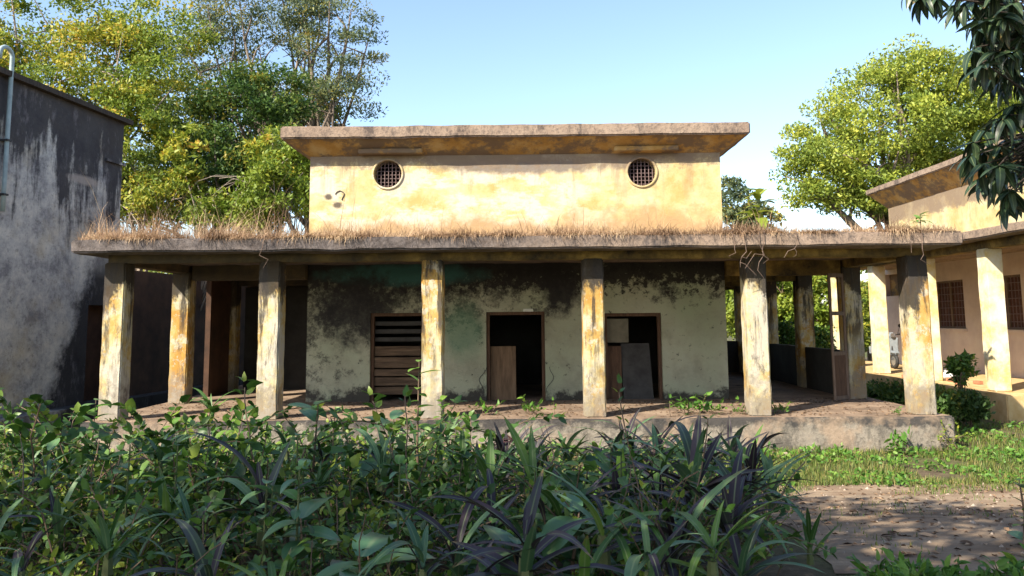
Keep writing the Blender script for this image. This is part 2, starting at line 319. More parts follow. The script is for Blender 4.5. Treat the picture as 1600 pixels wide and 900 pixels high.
class MB:
    def __init__(s): s.v = []; s.f = []
    def add(s, V, Fs):
        k = len(s.v); s.v += [tuple(v) for v in V]; s.f += [tuple(i+k for i in f) for f in Fs]; return s
    def box(s, x0, x1, y0, y1, z0, z1):
        V = [(x, y, z) for x in (x0, x1) for y in (y0, y1) for z in (z0, z1)]
        return s.add(V, [(0, 1, 3, 2), (4, 6, 7, 5), (0, 4, 5, 1), (2, 3, 7, 6), (0, 2, 6, 4), (1, 5, 7, 3)])
    def bar(s, a, b, w, d, up=(0, 0, 1)):
        a, b = Vector(a), Vector(b); t = (b-a).normalized(); u = Vector(up)
        if abs(t.dot(u)) > .95: u = Vector((0, 1, 0))
        sx = t.cross(u).normalized()*w/2; sy = sx.cross(t).normalized()*d/2
        V = [p+i*sx+j*sy for p in (a, b) for i, j in ((-1, -1), (1, -1), (1, 1), (-1, 1))]
        return s.add(V, [(3, 2, 1, 0), (4, 5, 6, 7), (0, 1, 5, 4), (1, 2, 6, 5), (2, 3, 7, 6), (3, 0, 4, 7)])
    def rbox(s, x0, x1, y0, y1, z0, z1, seg=.25, amp=.012, bev=.015, sc=2.5):
        bm = bmesh.new(); bmesh.ops.create_cube(bm, size=1)
        for v in bm.verts: v.co = Vector(((x0+x1)/2+v.co.x*(x1-x0), (y0+y1)/2+v.co.y*(y1-y0), (z0+z1)/2+v.co.z*(z1-z0)))
        if bev: bmesh.ops.bevel(bm, geom=bm.edges[:], offset=bev, segments=2, affect='EDGES')
        for ax, lo, hi in ((0, x0, x1), (1, y0, y1), (2, z0, z1)):
            n = min(int((hi-lo)/seg), 60)
            for i in range(1, n):
                p = Vector((0, 0, 0)); p[ax] = lo+(hi-lo)*i/n; q = Vector((0, 0, 0)); q[ax] = 1
                bmesh.ops.bisect_plane(bm, geom=bm.verts[:]+bm.edges[:]+bm.faces[:], plane_co=p, plane_no=q)
        if amp:
            for v in bm.verts:
                v.co += mnoise.noise_vector(v.co*sc)*amp + mnoise.noise_vector(v.co*sc*4)*amp*.5
        bm.verts.index_update()
        s.add([v.co[:] for v in bm.verts], [[v.index for v in f.verts] for f in bm.faces]); bm.free(); return s
    def tube(s, pts, rad, n=6, cap=True):
        pts = [Vector(p) for p in pts]
        if not hasattr(rad, '__len__'): rad = [rad]*len(pts)
        V = []; prev = None
        for i, p in enumerate(pts):
            t = (pts[min(i+1, len(pts)-1)]-pts[max(i-1, 0)]).normalized()
            u = prev if prev else (Vector((1, 0, 0)) if abs(t.x) < .8 else Vector((0, 1, 0)))
            u = (u-t*u.dot(t)).normalized(); prev = u; v = t.cross(u)
            V += [p+(u*math.cos(2*math.pi*k/n)+v*math.sin(2*math.pi*k/n))*rad[i] for k in range(n)]
        Fs = [(i*n+k, i*n+(k+1) % n, (i+1)*n+(k+1) % n, (i+1)*n+k) for i in range(len(pts)-1) for k in range(n)]
        if cap: Fs += [tuple(range(n))[::-1], tuple((len(pts)-1)*n+k for k in range(n))]
        return s.add(V, Fs)
    def build(s, name, mat, parent=None, smooth=False, kind=None):
        """world coordinates in, a child of its thing out (or a top-level mesh with its origin at its base)"""
        V = np.array(s.v, dtype=np.float32)
        if parent:
            o = link(name, mesh_from(name, V-np.array(root_of(parent).location, dtype=np.float32), s.f, mat, smooth), parent)
        else:
            L = np.array([(V[:, 0].min()+V[:, 0].max())/2, (V[:, 1].min()+V[:, 1].max())/2, V[:, 2].min()], dtype=np.float32)
            o = link(name, mesh_from(name, V-L, s.f, mat, smooth), None, L)
        if kind: o['kind'] = kind
        return o
def panel_holes(mb, axis, c0, c1, a0, a1, z0, z1, holes, seg=.5):
    """wall between c0 and c1 (thickness) along axis 'x' or 'y', rectangular holes (a0,a1,z0,z1), grid cells with true reveals"""
    def cuts(lo, hi, extra):
        base = sorted({lo, hi, *extra}); out = []
        for p, q in zip(base, base[1:]):
            n = max(1, int((q-p)/seg)); out += [p+(q-p)*i/n for i in range(n)]
        return out+[hi]
    A = cuts(a0, a1, [h for H in holes for h in H[:2] if a0 < h < a1]); Z = cuts(z0, z1, [h for H in holes for h in H[2:] if z0 < h < z1])
    solid = lambda i, j: 0 <= i < len(A)-1 and 0 <= j < len(Z)-1 and not any(H[0]-1e-6 < (A[i]+A[i+1])/2 < H[1]+1e-6 and H[2]-1e-6 < (Z[j]+Z[j+1])/2 < H[3]+1e-6 for H in holes)
    pt = (lambda a, c, z: (a, c, z)) if axis == 'x' else (lambda a, c, z: (c, a, z))
    for i in range(len(A)-1):
        for j in range(len(Z)-1):
            if not solid(i, j): continue
            q = [(A[i], Z[j]), (A[i+1], Z[j]), (A[i+1], Z[j+1]), (A[i], Z[j+1])]
            for c in (c0, c1): mb.add([pt(a, c, z) for a, z in q], [(0, 1, 2, 3)])
            for k, (di, dj) in enumerate(((0, -1), (1, 0), (0, 1), (-1, 0))):
                if not solid(i+di, j+dj):
                    p, r = q[k], q[(k+1) % 4]
                    mb.add([pt(p[0], c0, p[1]), pt(r[0], c0, r[1]), pt(r[0], c1, r[1]), pt(p[0], c1, p[1])], [(0, 1, 2, 3)])

# ------------------------------------------------------------------ ground, path
ys = np.concatenate([[-300, -60, -20, -8], np.arange(0, 14.01, .25), [16, 20, 30, 60, 140, 400, 900]])
xs = np.concatenate([[-900, -300, -80], np.arange(-20, 20.1, 1.0), [80, 300, 900]])
V = [(x, y, gz(y)) for y in ys for x in xs]; nx = len(xs)
Fc = [(j*nx+i, j*nx+i+1, (j+1)*nx+i+1, (j+1)*nx+i) for j in range(len(ys)-1) for i in range(nx-1)]
tag(link('ground', mesh_from('ground', V, Fc, 'soil')), kind='structure')
py_ = np.arange(5.5, 11.01, .25); V = []; Fc = []; NXP = 40
for j, y in enumerate(py_):
    e = .35*mnoise.noise(Vector((0, y*.9, 3)))
    x0 = 2.15+e+.12*(y-6); x1 = 30
    for i in range(NXP+1):
        x = x0+(x1-x0)*(i/NXP)**2; yy = y
        if j == len(py_)-1: yy = y
        V.append((x, yy, gz(yy)+.008))
Fc = [(j*(NXP+1)+i, j*(NXP+1)+i+1, (j+1)*(NXP+1)+i+1, (j+1)*(NXP+1)+i) for j in range(len(py_)-1) for i in range(NXP)]
tag(link('path', mesh_from('path', V, Fc, 'path_earth')), kind='structure')

# ------------------------------------------------------------------ main building
YF = 14.27; BAY = 2.78; YB = YF+BAY                 # column line, wall line
CW = .38
PZ = .58                                            # veranda floor
SB = 3.525; ST = 3.755                              # canopy slab
cx = [at(p, 520, YF).x for p in (183, 424, 677, 927, 1180, 1431)]
XL, XR = cx[0], cx[-1]
WL = at(484, 300, YB).x; WR = at(1127, 300, YB).x
YE = YB+8.4
mb_root = thing('abandoned_bungalow', (0, (YF+YE)/2, 0), 'derelict yellow bungalow with deep columned veranda and round grilled upper windows', 'building')
B = mb_root
m = MB(); m.rbox(XL-.42, XR+.42, YF-.32, YE+3.2, -.05, PZ, .4, .02, .03); m.build('plinth', 'plinth_plaster', B)
m = MB(); m.rbox(XL-.36, XR+.36, YF-.26, YE+3.1, PZ-.02, PZ+.012, .5, .006, 0); m.build('veranda_floor', 'floor_earth', B)
SX0 = at(109, 385, YF-.69).x; SX1 = at(1506, 378, YF-.69).x
m = MB(); m.rbox(SX0, SX1, YF-.69, YE+3.4, SB, ST, .27, .022, .03, 1.7); m.build('canopy_slab', 'slab_concrete', B)
ROWY = [YF+BAY*k for k in range(5)]
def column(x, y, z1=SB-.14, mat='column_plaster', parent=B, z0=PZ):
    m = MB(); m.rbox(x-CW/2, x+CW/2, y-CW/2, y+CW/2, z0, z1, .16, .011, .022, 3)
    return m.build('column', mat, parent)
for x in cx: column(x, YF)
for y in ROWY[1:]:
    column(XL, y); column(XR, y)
# beams
m = MB(); m.rbox(XL-.16, XR+.16, YF-.13, YF+.13, SB-.15, SB+.01, .3, .012, .012); m.build('beam', 'beam_plaster', B)
for x in (XL, XR):
    m = MB(); m.rbox(x-.14, x+.14, YF+.14, YE+2.9, SB-.17, SB+.008, .3, .012, .012); m.build('beam', 'beam_plaster', B)
for (x0, x1) in ((XL+.2, WL-.01), (WR+.01, XR-.2)):
    for y in ROWY[1:]:
        m = MB(); m.rbox(x0, x1, y-.13, y+.13, SB-.32, SB+.006, .3, .012, .012); m.build('beam', 'beam_plaster', B)
# lower walls with three doors
def wx(p, py=560): return at(p, py, YB).x
doors = [(wx(578), wx(663), PZ, at(620, 489, YB).z), (wx(760), wx(852), PZ, at(806, 487, YB).z), (wx(945), wx(1035), PZ, at(990, 489, YB).z)]
m = MB(); panel_holes(m, 'x', YB, YB+.32, WL, WR, PZ-.02, SB+.004, doors, .4)
o = m.build('lower_wall', 'lower_plaster', B)
for (x0, x1, nm) in ((WL, WL+.32, 'w'), (WR-.32, WR, 'e')):
    m = MB(); panel_holes(m, 'y', x0, x1, YB+.321, YE, PZ-.02, SB+.004, [], .5); m.build('lower_wall', 'lower_plaster', B)
m = MB(); m.box(WL+.001, WR-.001, YE, YE+.3, PZ-.02, SB+.004); m.build('lower_wall', 'lower_plaster', B)
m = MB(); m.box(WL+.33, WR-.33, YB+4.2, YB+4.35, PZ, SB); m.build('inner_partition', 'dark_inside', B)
# door frames
for k, (x0, x1, z0, z1) in enumerate(doors):
    t = .07
    m = MB(); m.box(x0+.004, x0+t, YB+.06, YB+.18, z0+.014, z1-.004); m.box(x1-t, x1-.004, YB+.06, YB+.18, z0+.014, z1-.004)
    m.box(x0+t, x1-t, YB+.06, YB+.18, z1-t, z1-.004); m.build('door_frame', 'door_wood', B)
# the first doorway is closed by rough boards, its upper part by dark slats
x0, x1, z0, z1 = doors[0]
fr = [(at(620, p, YB).z, at(620, q, YB).z) for p, q in ((556, 541), (575, 558), (588, 577), (603, 590), (617, 605))]
for i, (a, b) in enumerate(fr):
    m = MB(); dy = random.uniform(0, .03); r = random.uniform(-.012, .012)
    m.rbox(x0+.075, x1-.073-random.uniform(0, .03), YB+.10+dy, YB+.135+dy, max(a, z0+.02), b-.004, .2, .006, .004, 4); o = m.build('plank', 'old_plank', B)
for i in range(4):
    zz = fr[0][1]+.10+i*.17
    if zz+.05 < z1-.08:
        m = MB(); m.rbox(x0+.075, x1-.075, YB+.15, YB+.18, zz, zz+.09, .3, .004, .003, 4); m.build('slat', 'grey_board', B)
# upper storey
CZ = at(806, 250, YB).z                             # where the cove starts
wins = [(at(606, 272, YB).x, at(606, 272, YB).z), (at(1003, 269, YB).x, at(1003, 269, YB).z)]
RW = .31; HS = .40
CZ = max(CZ, max(z for _, z in wins)+HS+.005)
m = MB(); panel_holes(m, 'x', YB, YB+.3, WL, WR, ST-.03, CZ+.02, [(x-HS, x+HS, z-HS, z+HS) for x, z in wins], .35)
for x, z in wins:                                   # square plate with a round opening
    n = 32; V = []; Fs = []
    for k in range(n):
        a = 2*math.pi*k/n; c_, s_ = math.cos(a), math.sin(a); q = HS/max(abs(c_), abs(s_))
        V += [(x+c_*q, YB, z+s_*q), (x+c_*RW, YB, z+s_*RW), (x+c_*RW, YB+.3, z+s_*RW)]
    for k in range(n):
        p, r = 3*k, 3*((k+1) % n); Fs += [(p, r, r+1, p+1), (p+1, r+1, r+2, p+2)]
    m.add(V, Fs)
m.build('upper_wall', 'upper_plaster', B)
for x0 in (WL, WR-.3):
    m = MB(); panel_holes(m, 'y', x0, x0+.3, YB+.301, YE, ST-.03, CZ+.02, [], .5); m.build('upper_wall', 'upper_plaster', B)
m = MB(); m.box(WL+.301, WR-.301, YE-.3, YE, ST-.03, CZ+.02); m.build('upper_wall', 'upper_plaster', B)
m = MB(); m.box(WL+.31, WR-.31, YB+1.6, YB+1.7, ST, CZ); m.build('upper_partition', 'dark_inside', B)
for x, z in wins:
    m = MB(); n = 36; V = []; Fs = []                 # moulded ring proud of the wall
    prof = [(RW-.003, .03), (RW-.003, -.028), (RW+.010, -.032), (RW+.034, -.030), (RW+.044, -.015), (RW+.044, .01)]
    for k in range(n):
        a = 2*math.pi*k/n
        V += [(x+math.cos(a)*r, YB+d, z+math.sin(a)*r) for r, d in prof]
    q = len(prof)
    for k in range(n):
        for j in range(q-1):
            p, r = k*q+j, ((k+1) % n)*q+j; Fs.append((p, r, r+1, p+1))
    m.add(V, Fs); win = m.build('round_window', 'upper_plaster', B, True)
    for i in range(-3, 4):
        d = i*.082; h = math.sqrt(max(.01, RW*RW-d*d))-.003
        b = MB(); b.tube([(x+d, YB+.10, z-h), (x+d, YB+.10, z+h)], .009, 6); b.build('bar', 'rusty_iron', win)
        b = MB(); b.tube([(x-h, YB+.122, z+d), (x+h, YB+.122, z+d)], .009, 6); b.build('bar', 'rusty_iron', win)
# roof with coved eaves
RX0 = at(437, 209, YB-.5).x; RX1 = at(1173, 205, YB-.5).x; RZ0 = at(800, 213, YB-.5).z; RZ1 = at(800, 194, YB-.5).z
m = MB(); m.rbox(RX0, RX1, YB-.5, YE+.5, RZ0, RZ1, .27, .016, .03, 1.8); roof = m.build('roof_slab', 'roof_concrete', B)
NS = 24; lo = [(WL, YB-.004), (WR, YB-.004), (WR+.0, YE), (WL, YE)]; hi = [(RX0+.04, YB-.46), (RX1-.04, YB-.46), (RX1-.04, YE+.46), (RX0+.04, YE+.46)]
m = MB()
for k in range(4):
    a, b = lo[k], lo[(k+1) % 4]; c_, d = hi[k], hi[(k+1) % 4]; V = []; Fs = []
    for i in range(NS+1):
        t = i/NS
        for j in range(4):
            s_ = j/3; x = (a[0]*(1-t)+b[0]*t)*(1-s_)+(c_[0]*(1-t)+d[0]*t)*s_; y = (a[1]*(1-t)+b[1]*t)*(1-s_)+(c_[1]*(1-t)+d[1]*t)*s_
            V.append((x, y, CZ+(RZ0+.03-CZ)*s_))
    Fs = [(i*4+j, (i+1)*4+j, (i+1)*4+j+1, i*4+j+1) for i in range(NS) for j in range(3)]
    m.add(V, Fs)
m.build('eave_cove', 'ochre_plaster', roof)
for x, z in wins:
    m = MB(); m.rbox(x-.30, x+.98 if x < 0 else x+.30, YB-.30, YB+.02, CZ+.02, CZ+.15, .2, .008, .012) if False else m.rbox(x-.62, x+.78, YB-.22, YB+.02, CZ+.015, CZ+.12, .2, .008, .012)
    m.build('window_ledge', 'ochre_plaster', B)
# cable loop and two plugged holes high on the wall
p = at(531, 306, YB)
m = MB(); m.tube([(p.x+(.085+.02*math.sin(3*a))*math.cos(a), YB-.012, p.z+.11*math.sin(a)) for a in np.linspace(-1.0, 2.9, 14)], .009, 5); m.build('cable_loop', 'dark_iron', B)
# dark half walls on the east side and at the back, dark and brown sheets added on the west side to deepen its shade
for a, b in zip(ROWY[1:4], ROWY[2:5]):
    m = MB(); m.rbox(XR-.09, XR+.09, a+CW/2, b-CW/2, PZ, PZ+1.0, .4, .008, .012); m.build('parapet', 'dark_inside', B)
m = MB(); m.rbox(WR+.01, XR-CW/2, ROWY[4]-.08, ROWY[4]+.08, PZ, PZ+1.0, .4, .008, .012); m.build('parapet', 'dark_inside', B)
m = MB(); m.box(XL+CW/2, WL-.01, ROWY[2]+.5, ROWY[2]+.62, PZ, SB-.33); m.build('back_shade_sheet', 'dark_inside', B)
for a, b in zip(ROWY[1:3], ROWY[2:4]):
    m = MB(); m.box(XL-.06, XL+.06, a+1.35, b-CW/2-.002, PZ, SB-.18); m.build('side_shade_sheet', 'rust_brown_wall', B)

# glazed door leaf standing open at the east side
q0 = at(1289, 627, YB-.55); dx = q0.x
L = thing('door_leaf', (XR-.22, YB-.1, PZ+.012), 'narrow brown wooden door leaf with glazed upper panes standing open by a veranda column', 'door')
def dl(u, z, d=0): a = Vector((XR-.21, YB-.22)); b = Vector((XR-.62, YB-.48)); e = a+(b-a)*u; nrm = Vector((b-a)).normalized(); return (e.x-nrm.y*d, e.y+nrm.x*d, PZ+.02+z)
H = 2.62
for u in (.05, .95):
    m = MB(); m.bar(dl(u, 0), dl(u, H), .05, .045, (1, 0, 0)); m.build('stile', 'frame_wood', L)
for z in (.04, .95, 1.78, H-.04):
    m = MB(); m.bar(dl(.1, z), dl(.9, z), .045, .08); m.build('rail', 'frame_wood', L)
m = MB(); m.bar(dl(.5, .08), dl(.5, .91), .39, .015, (.5, -.8, 0)); m.build('lower_panel', 'door_wood', L)

# boards left in the doorways
x0, x1, z0, z1 = doors[1]
m = MB(); m.rbox(x0+.08, wx(806), YB+.20, YB+.23, PZ+.012, at(785, 541, YB+.2).z, .25, .003, .004); tag(m.build('plywood_sheet', 'plywood'), 'tall brown plywood sheet propped in the middle doorway', 'board')
m = MB(); t_ = at(826, 487, YB-.03); m.tube([(t_.x-.12, YB-.03, t_.z+.02), (t_.x+.10, YB-.03, t_.z+.02)], .02, 8); m.box(t_.x-.11, t_.x+.09, YB-.03, YB-.001, t_.z+.035, t_.z+.06); tag(m.build('tube_lamp', 'tube_white'), 'short pale tube lamp fixed above the middle doorway', 'lamp')
x0, x1, z0, z1 = doors[2]
m = MB(); m.rbox(x0+.08, wx(973), YB+.21, YB+.24, PZ+.012, at(960, 541, YB+.2).z, .25, .003, .004); tag(m.build('dark_board', 'door_wood'), 'dark brown board upright against the jamb of the east doorway', 'board')
m = MB(); m.add([(wx(975), YB+.16, PZ+.013), (wx(1022), YB+.16, PZ+.013), (wx(1018), YB+.30, at(1000, 537, YB).z), (wx(973), YB+.30, at(1000, 537, YB).z),
                 (wx(975), YB+.19, PZ+.013), (wx(1022), YB+.19, PZ+.013), (wx(1018), YB+.33, at(1000, 537, YB).z), (wx(973), YB+.33, at(1000, 537, YB).z)],
                [(0, 1, 2, 3), (7, 6, 5, 4), (0, 4, 5, 1), (1, 5, 6, 2), (2, 6, 7, 3), (3, 7, 4, 0)])
tag(m.build('leaning_panel', 'grey_board'), 'grey panel leaning in the east doorway', 'board')
m = MB(); m.rbox(x0+.075, wx(985), YB+.19, YB+.215, at(965, 535, YB+.2).z, at(965, 498, YB+.2).z, .2, .003, .004); m.build('nailed_board', 'pale_board', B)
# black cable hanging on both jambs of the middle door
for sx, px_ in ((1, 752), (-1, 862)):
    p = at(px_, 600, YB-.02); m = MB()
    m.tube([(p.x+sx*(.08-.10*math.sin(t*3.0+sx*.4)+.03*math.sin(t*9)), YB-.02, PZ+.2+.52*t) for t in np.linspace(0, 1, 12)], .006, 5); m.build('hanging_cable', 'dark_iron', B)

# ------------------------------------------------------------------ left-hand building
A0 = Vector((-10.75, 17.05)); dirL = Vector((.12, 1)).normalized(); nL = Vector((dirL.y, -dirL.x))
def lb(t, d, z): p = A0+dirL*t+nL*d; return (p.x, p.y, z)
def t_at(px):
    r = CR @ Vector(((px-800)/F, -(300-PY0)/F, -1)); k = A0.dot(nL)/(r.x*nL.x+r.y*nL.y); return (Vector((r.x, r.y))*k-A0).dot(dirL)
tC = t_at(189); tM = t_at(95); LZ = at(95, 158, (A0+dirL*tM).y).z
LBt = thing('mould_blackened_building', (-14, 18, 0), 'tall plain building with mould-blackened grey wall and thin flat roof edge', 'building')
def lbox(mb, t0, t1, d0, d1, z0, z1):
    V = [lb(t, d, z) for t in (t0, t1) for d in (d0, d1) for z in (z0, z1)]
    mb.add(V, [(0, 1, 3, 2), (4, 6, 7, 5), (0, 4, 5, 1), (2, 3, 7, 6), (0, 2, 6, 4), (1, 5, 7, 3)])
def lpanel(mb, t0, t1, z0, z1, holes, th=.35):
    q = MB(); panel_holes(q, 'y', 0, -th, t0, t1, z0, z1, holes, .4)
    mb.add([lb(v[1], v[0], v[2]) for v in q.v], q.f)
t0 = -2.3
dz = (tC-1.05, tC-.12, .42, 2.75)
m = MB(); lpanel(m, t0, tC, -.05, LZ, [dz]); m.build('side_wall', 'mouldy_plaster', LBt)
m = MB(); lbox(m, tC-.34, tC-.003, -9, -.351, -.05, LZ-.004); m.build('end_wall', 'mouldy_plaster', LBt)
m = MB(); lbox(m, t0+.003, t0+.35, -9, -.351, -.05, LZ-.004); m.build('end_wall', 'mouldy_plaster', LBt)
m = MB(); lbox(m, t0, tC, -9.3, -9.0, -.05, LZ-.004); m.build('back_wall', 'mouldy_plaster', LBt)
m = MB(); lbox(m, t0-.2, tC+.16, -9.4, .16, LZ, LZ+.12); m.build('roof_slab', 'bark_dark', LBt)
m = MB(); lbox(m, tC-.7, tC+.06, .001, .07, LZ-1.12, LZ-1.05); m.build('ledge', 'mouldy_plaster', LBt)
m = MB(); lbox(m, t0, tC+7, .001, .45, -.05, .40); m.build('plinth', 'mouldy_plaster', LBt)
m = MB(); lbox(m, dz[0], dz[1], -.30, -.25, .42, 2.75); m.build('door_panel', 'rust_brown_wall', LBt)
m = MB(); lbox(m, tC+.002, tC+9, -.4, -.02, -.05, 3.7); m.build('annexe_wall', 'rust_brown_wall', LBt)
# vent pipe
def lp(px, py, d=.12):
    # meet the pixel's ray with the wall offset by d
    r = CR @ Vector(((px-800)/F, -(py-PY0)/F, -1)); o2 = A0+nL*d
    k = o2.dot(nL)/(r.x*nL.x+r.y*nL.y); return Vector((0, 0, ZC))+r*k
b0 = lp(4, 330); b1 = lp(22, 84); zt = b1.z
pp = [b0, Vector((b0.x, b0.y, zt-.5))]
pp = [Vector((b0.x, b0.y, b0.z))]+[Vector((b0.x, b0.y, z)) for z in np.linspace(b0.z+.6, zt-.1, 5)]
bk = Vector((-dirL.x, -dirL.y, 0))
for a in np.linspace(.3, math.pi, 8): pp.append(Vector((b0.x, b0.y, zt-.1))+bk*.17*(1-math.cos(a))+Vector((0, 0, .17*math.sin(a))))
pp.append(pp[-1]+Vector((0, 0, -.12)))
PT = thing('vent_pipe', (b0.x, b0.y, b0.z), 'thin grey vent pipe with hooked top fixed to the blackened wall', 'pipe')
m = MB(); m.tube(pp, .045, 9); m.build('pipe', 'galvanised', PT, True)
for z in (b0.z+.35, b0.z+1.5):
    m = MB(); q = Vector((b0.x, b0.y, z)); m.bar(q+Vector((nL.x, nL.y, 0))*.06, q-Vector((nL.x, nL.y, 0))*.125, .13, .04); m.build('bracket', 'dark_iron', PT)

# ------------------------------------------------------------------ right-hand building
XW = 13.5; XC = 10.75; RPZ = .62; RSB = 4.02; RST = 4.22
RB = thing('neighbouring_bungalow', (12, 22, 0), 'pale neighbouring bungalow with ochre eaves, barred brown windows and its own columned porch', 'building')
m = MB(); m.rbox(10.35, 20, 17.25, 31, -.05, RPZ, .5, .015, .02); m.build('plinth', 'ochre_block', RB)
wn = []
for (pa, pb, yt, yb) in ((1464, 1507, 449, 522), (1549, 1598, 443, 527)):
    y1 = XW/ (at(pa, 480, 1).x); y0 = XW/(at(pb, 480, 1).x)
    wn.append((y0, y1, 1.92, 3.42))
vent = (28.1, 29.6, 3.05, 3.85)
m = MB(); panel_holes(m, 'y', XW, XW+.3, 17.3, 30.8, RPZ-.02, RSB+.1, wn+[vent], .5); m.build('lower_wall', 'pale_plaster', RB)
m = MB(); m.box(XW+.301, 20, 30.5, 30.8, RPZ-.02, RSB); m.box(XW+.301, 20, 17.3, 17.6, RPZ-.02, RSB); m.build('lower_wall', 'pale_plaster', RB)
m = MB(); m.box(XW+.28, XW+.298, vent[0], vent[1], vent[2], vent[3]); m.build('vent_panel', 'ochre_plaster', RB)
for (y0, y1, z0, z1) in wn:
    W = MB(); t = .06
    W.box(XW+.03, XW+.12, y0+.003, y0+t, z0+.003, z1-.003); W.box(XW+.03, XW+.12, y1-t, y1-.003, z0+.003, z1-.003)
    W.box(XW+.03, XW+.12, y0+t, y1-t, z1-t, z1-.003); W.box(XW+.03, XW+.12, y0+t, y1-t, z0+.003, z0+t)
    W.box(XW+.035, XW+.115, (y0+y1)/2-.04, (y0+y1)/2+.04, z0+t, z1-t)
    Wd = W.build('window', 'frame_wood', RB)
    for s_ in range(2):
        ya = y0+t if s_ == 0 else (y0+y1)/2+.04; yb = (y0+y1)/2-.04 if s_ == 0 else y1-t
        b = MB(); b.box(XW+.09, XW+.11, ya+.002, yb-.002, z0+t+.002, z1-t-.002); b.build('shutter', 'window_wood', Wd)
        for i in range(1, 4):
            y = ya+(yb-ya)*i/4; b = MB(); b.tube([(XW+.06, y, z0+t), (XW+.06, y, z1-t)], .012, 5); b.build('bar', 'rusty_iron', Wd)
    for i in range(1, 7):
        z = z0+(z1-z0)*i/7; b = MB(); b.tube([(XW+.045, y0+t, z), (XW+.045, y1-t, z)], .012, 5); b.build('bar', 'rusty_iron', Wd)
    m = MB(); m.rbox(XW-.07, XW+.02, y0-.06, y1+.06, z0-.09, z0-.002, .3, .005, .01); m.build('window_sill', 'pale_plaster', RB)
m = MB(); m.rbox(10.18, XW+6, 13.6, 29.2, RSB, RST, .3, .018, .03, 1.8); m.build('canopy_slab', 'roof_concrete', RB)
m = MB(); m.rbox(XC-.13, XC+.13, 14, 29, RSB-.2, RSB+.01, .4, .01, .012); m.build('beam', 'beam_plaster', RB)
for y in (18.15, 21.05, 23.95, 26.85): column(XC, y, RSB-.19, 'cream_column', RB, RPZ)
UY1 = XW/at(1388, 330, 1).x; UZ = at(1388, 326, UY1).z; RE = .55
m = MB(); panel_holes(m, 'y', XW, XW+.3, 15, UY1, RST-.03, UZ+.02, [], .5); m.build('upper_wall', 'upper_plaster', RB)
m = MB(); m.box(XW+.301, XW+6, UY1-.3, UY1-.002, RST-.03, UZ+.02); m.build('upper_wall', 'upper_plaster', RB)
RZa = at(1353, 306, UY1+RE).z; 
m = MB(); m.rbox(XW-RE, XW+7, 14.5, UY1+RE, RZa, RZa+.2, .35, .015, .03); rr = m.build('roof_slab', 'roof_concrete', RB)
m = MB()
V = []; Fs = []
for i in range(25):
    t = i/24
    for j in range(4):
        s_ = j/3; V.append((XW-.003-(RE-.04)*s_, 15+(UY1+(RE-.04)*s_-15)*t, UZ+(RZa+.03-UZ)*s_))
Fs = [(i*4+j, (i+1)*4+j, (i+1)*4+j+1, i*4+j+1) for i in range(24) for j in range(3)]
m.add(V, Fs); e0 = len(m.v)
m.add([(XW, UY1, UZ), (XW+6, UY1, UZ), (XW+6, UY1+RE-.04, RZa+.03), (XW-RE+.04, UY1+RE-.04, RZa+.03)], [(0, 1, 2, 3)])
m.build('eave_cove', 'ochre_plaster', rr)

# ------------------------------------------------------------------ scooter between the buildings
sp = at(1357, 590, 23.0); sp.z = 0; sp = Vector((12.05, 25.9, .0))
ST_ = thing('scooter', (sp.x, sp.y, 0), 'grey scooter parked on the porch of the neighbouring bungalow', 'scooter')
def torus(c, R0, r, n=20, k=8, ax='x'):
    m = MB(); V = []; Fs = []
    for i in range(n):
        a = 2*math.pi*i/n
        for j in range(k):
            b = 2*math.pi*j/k; rr_ = R0+r*math.cos(b); V.append((c[0]+r*math.sin(b), c[1]+rr_*math.cos(a), c[2]+rr_*math.sin(a)))
    Fs = [(i*k+j, ((i+1) % n)*k+j, ((i+1) % n)*k+(j+1) % k, i*k+(j+1) % k) for i in range(n) for j in range(k)]
    m.add(V, Fs); return m
for dy in (0, 1.25):
    wh_ = torus((sp.x, sp.y+dy, .25), .19, .055).build('wheel', 'black_rubber', ST_, True)
    m = MB(); m.tube([(sp.x-.04, sp.y+dy, .25), (sp.x+.04, sp.y+dy, .25)], .15, 12); m.build('rim', 'chrome', wh_)
m = MB(); m.rbox(sp.x-.22, sp.x+.22, sp.y+.12, sp.y+.20, .42, 1.0, .1, .02, .03); m.build('front_apron', 'grey_paint', ST_)
m = MB(); m.rbox(sp.x-.09, sp.x+.09, sp.y-.22, sp.y+.14, .47, .58, .1, .01, .04); m.build('front_fender', 'grey_paint', ST_)
m = MB(); m.rbox(sp.x-.17, sp.x+.17, sp.y+.2, sp.y+.75, .26, .34, .2, .01, .02); m.build('footboard', 'black_rubber', ST_)
m = MB(); m.rbox(sp.x-.20, sp.x+.20, sp.y+.68, sp.y+1.45, .36, .74, .15, .03, .07); m.build('rear_body', 'grey_paint', ST_)
m = MB(); m.rbox(sp.x-.15, sp.x+.15, sp.y+.66, sp.y+1.4, .74, .86, .15, .02, .04); m.build('seat', 'black_rubber', ST_)
m = MB(); m.tube([(sp.x, sp.y, .25), (sp.x, sp.y+.12, .55), (sp.x, sp.y+.2, 1.06)], .03, 8); m.build('steering_column', 'dark_iron', ST_)
m = MB(); m.tube([(sp.x-.36, sp.y+.30, 1.10), (sp.x-.12, sp.y+.18, 1.08), (sp.x+.12, sp.y+.18, 1.08), (sp.x+.36, sp.y+.30, 1.10)], .02, 7); m.build('handlebar', 'dark_iron', ST_)
m = MB(); m.rbox(sp.x-.11, sp.x+.11, sp.y+.05, sp.y+.2, .98, 1.16, .06, .01, .05); m.build('headlamp_cowl', 'grey_paint', ST_)
m = MB(); m.tube([(sp.x, sp.y+.03, 1.07), (sp.x, sp.y+.06, 1.07)], .07, 12); m.build('headlight', 'chrome', ST_)
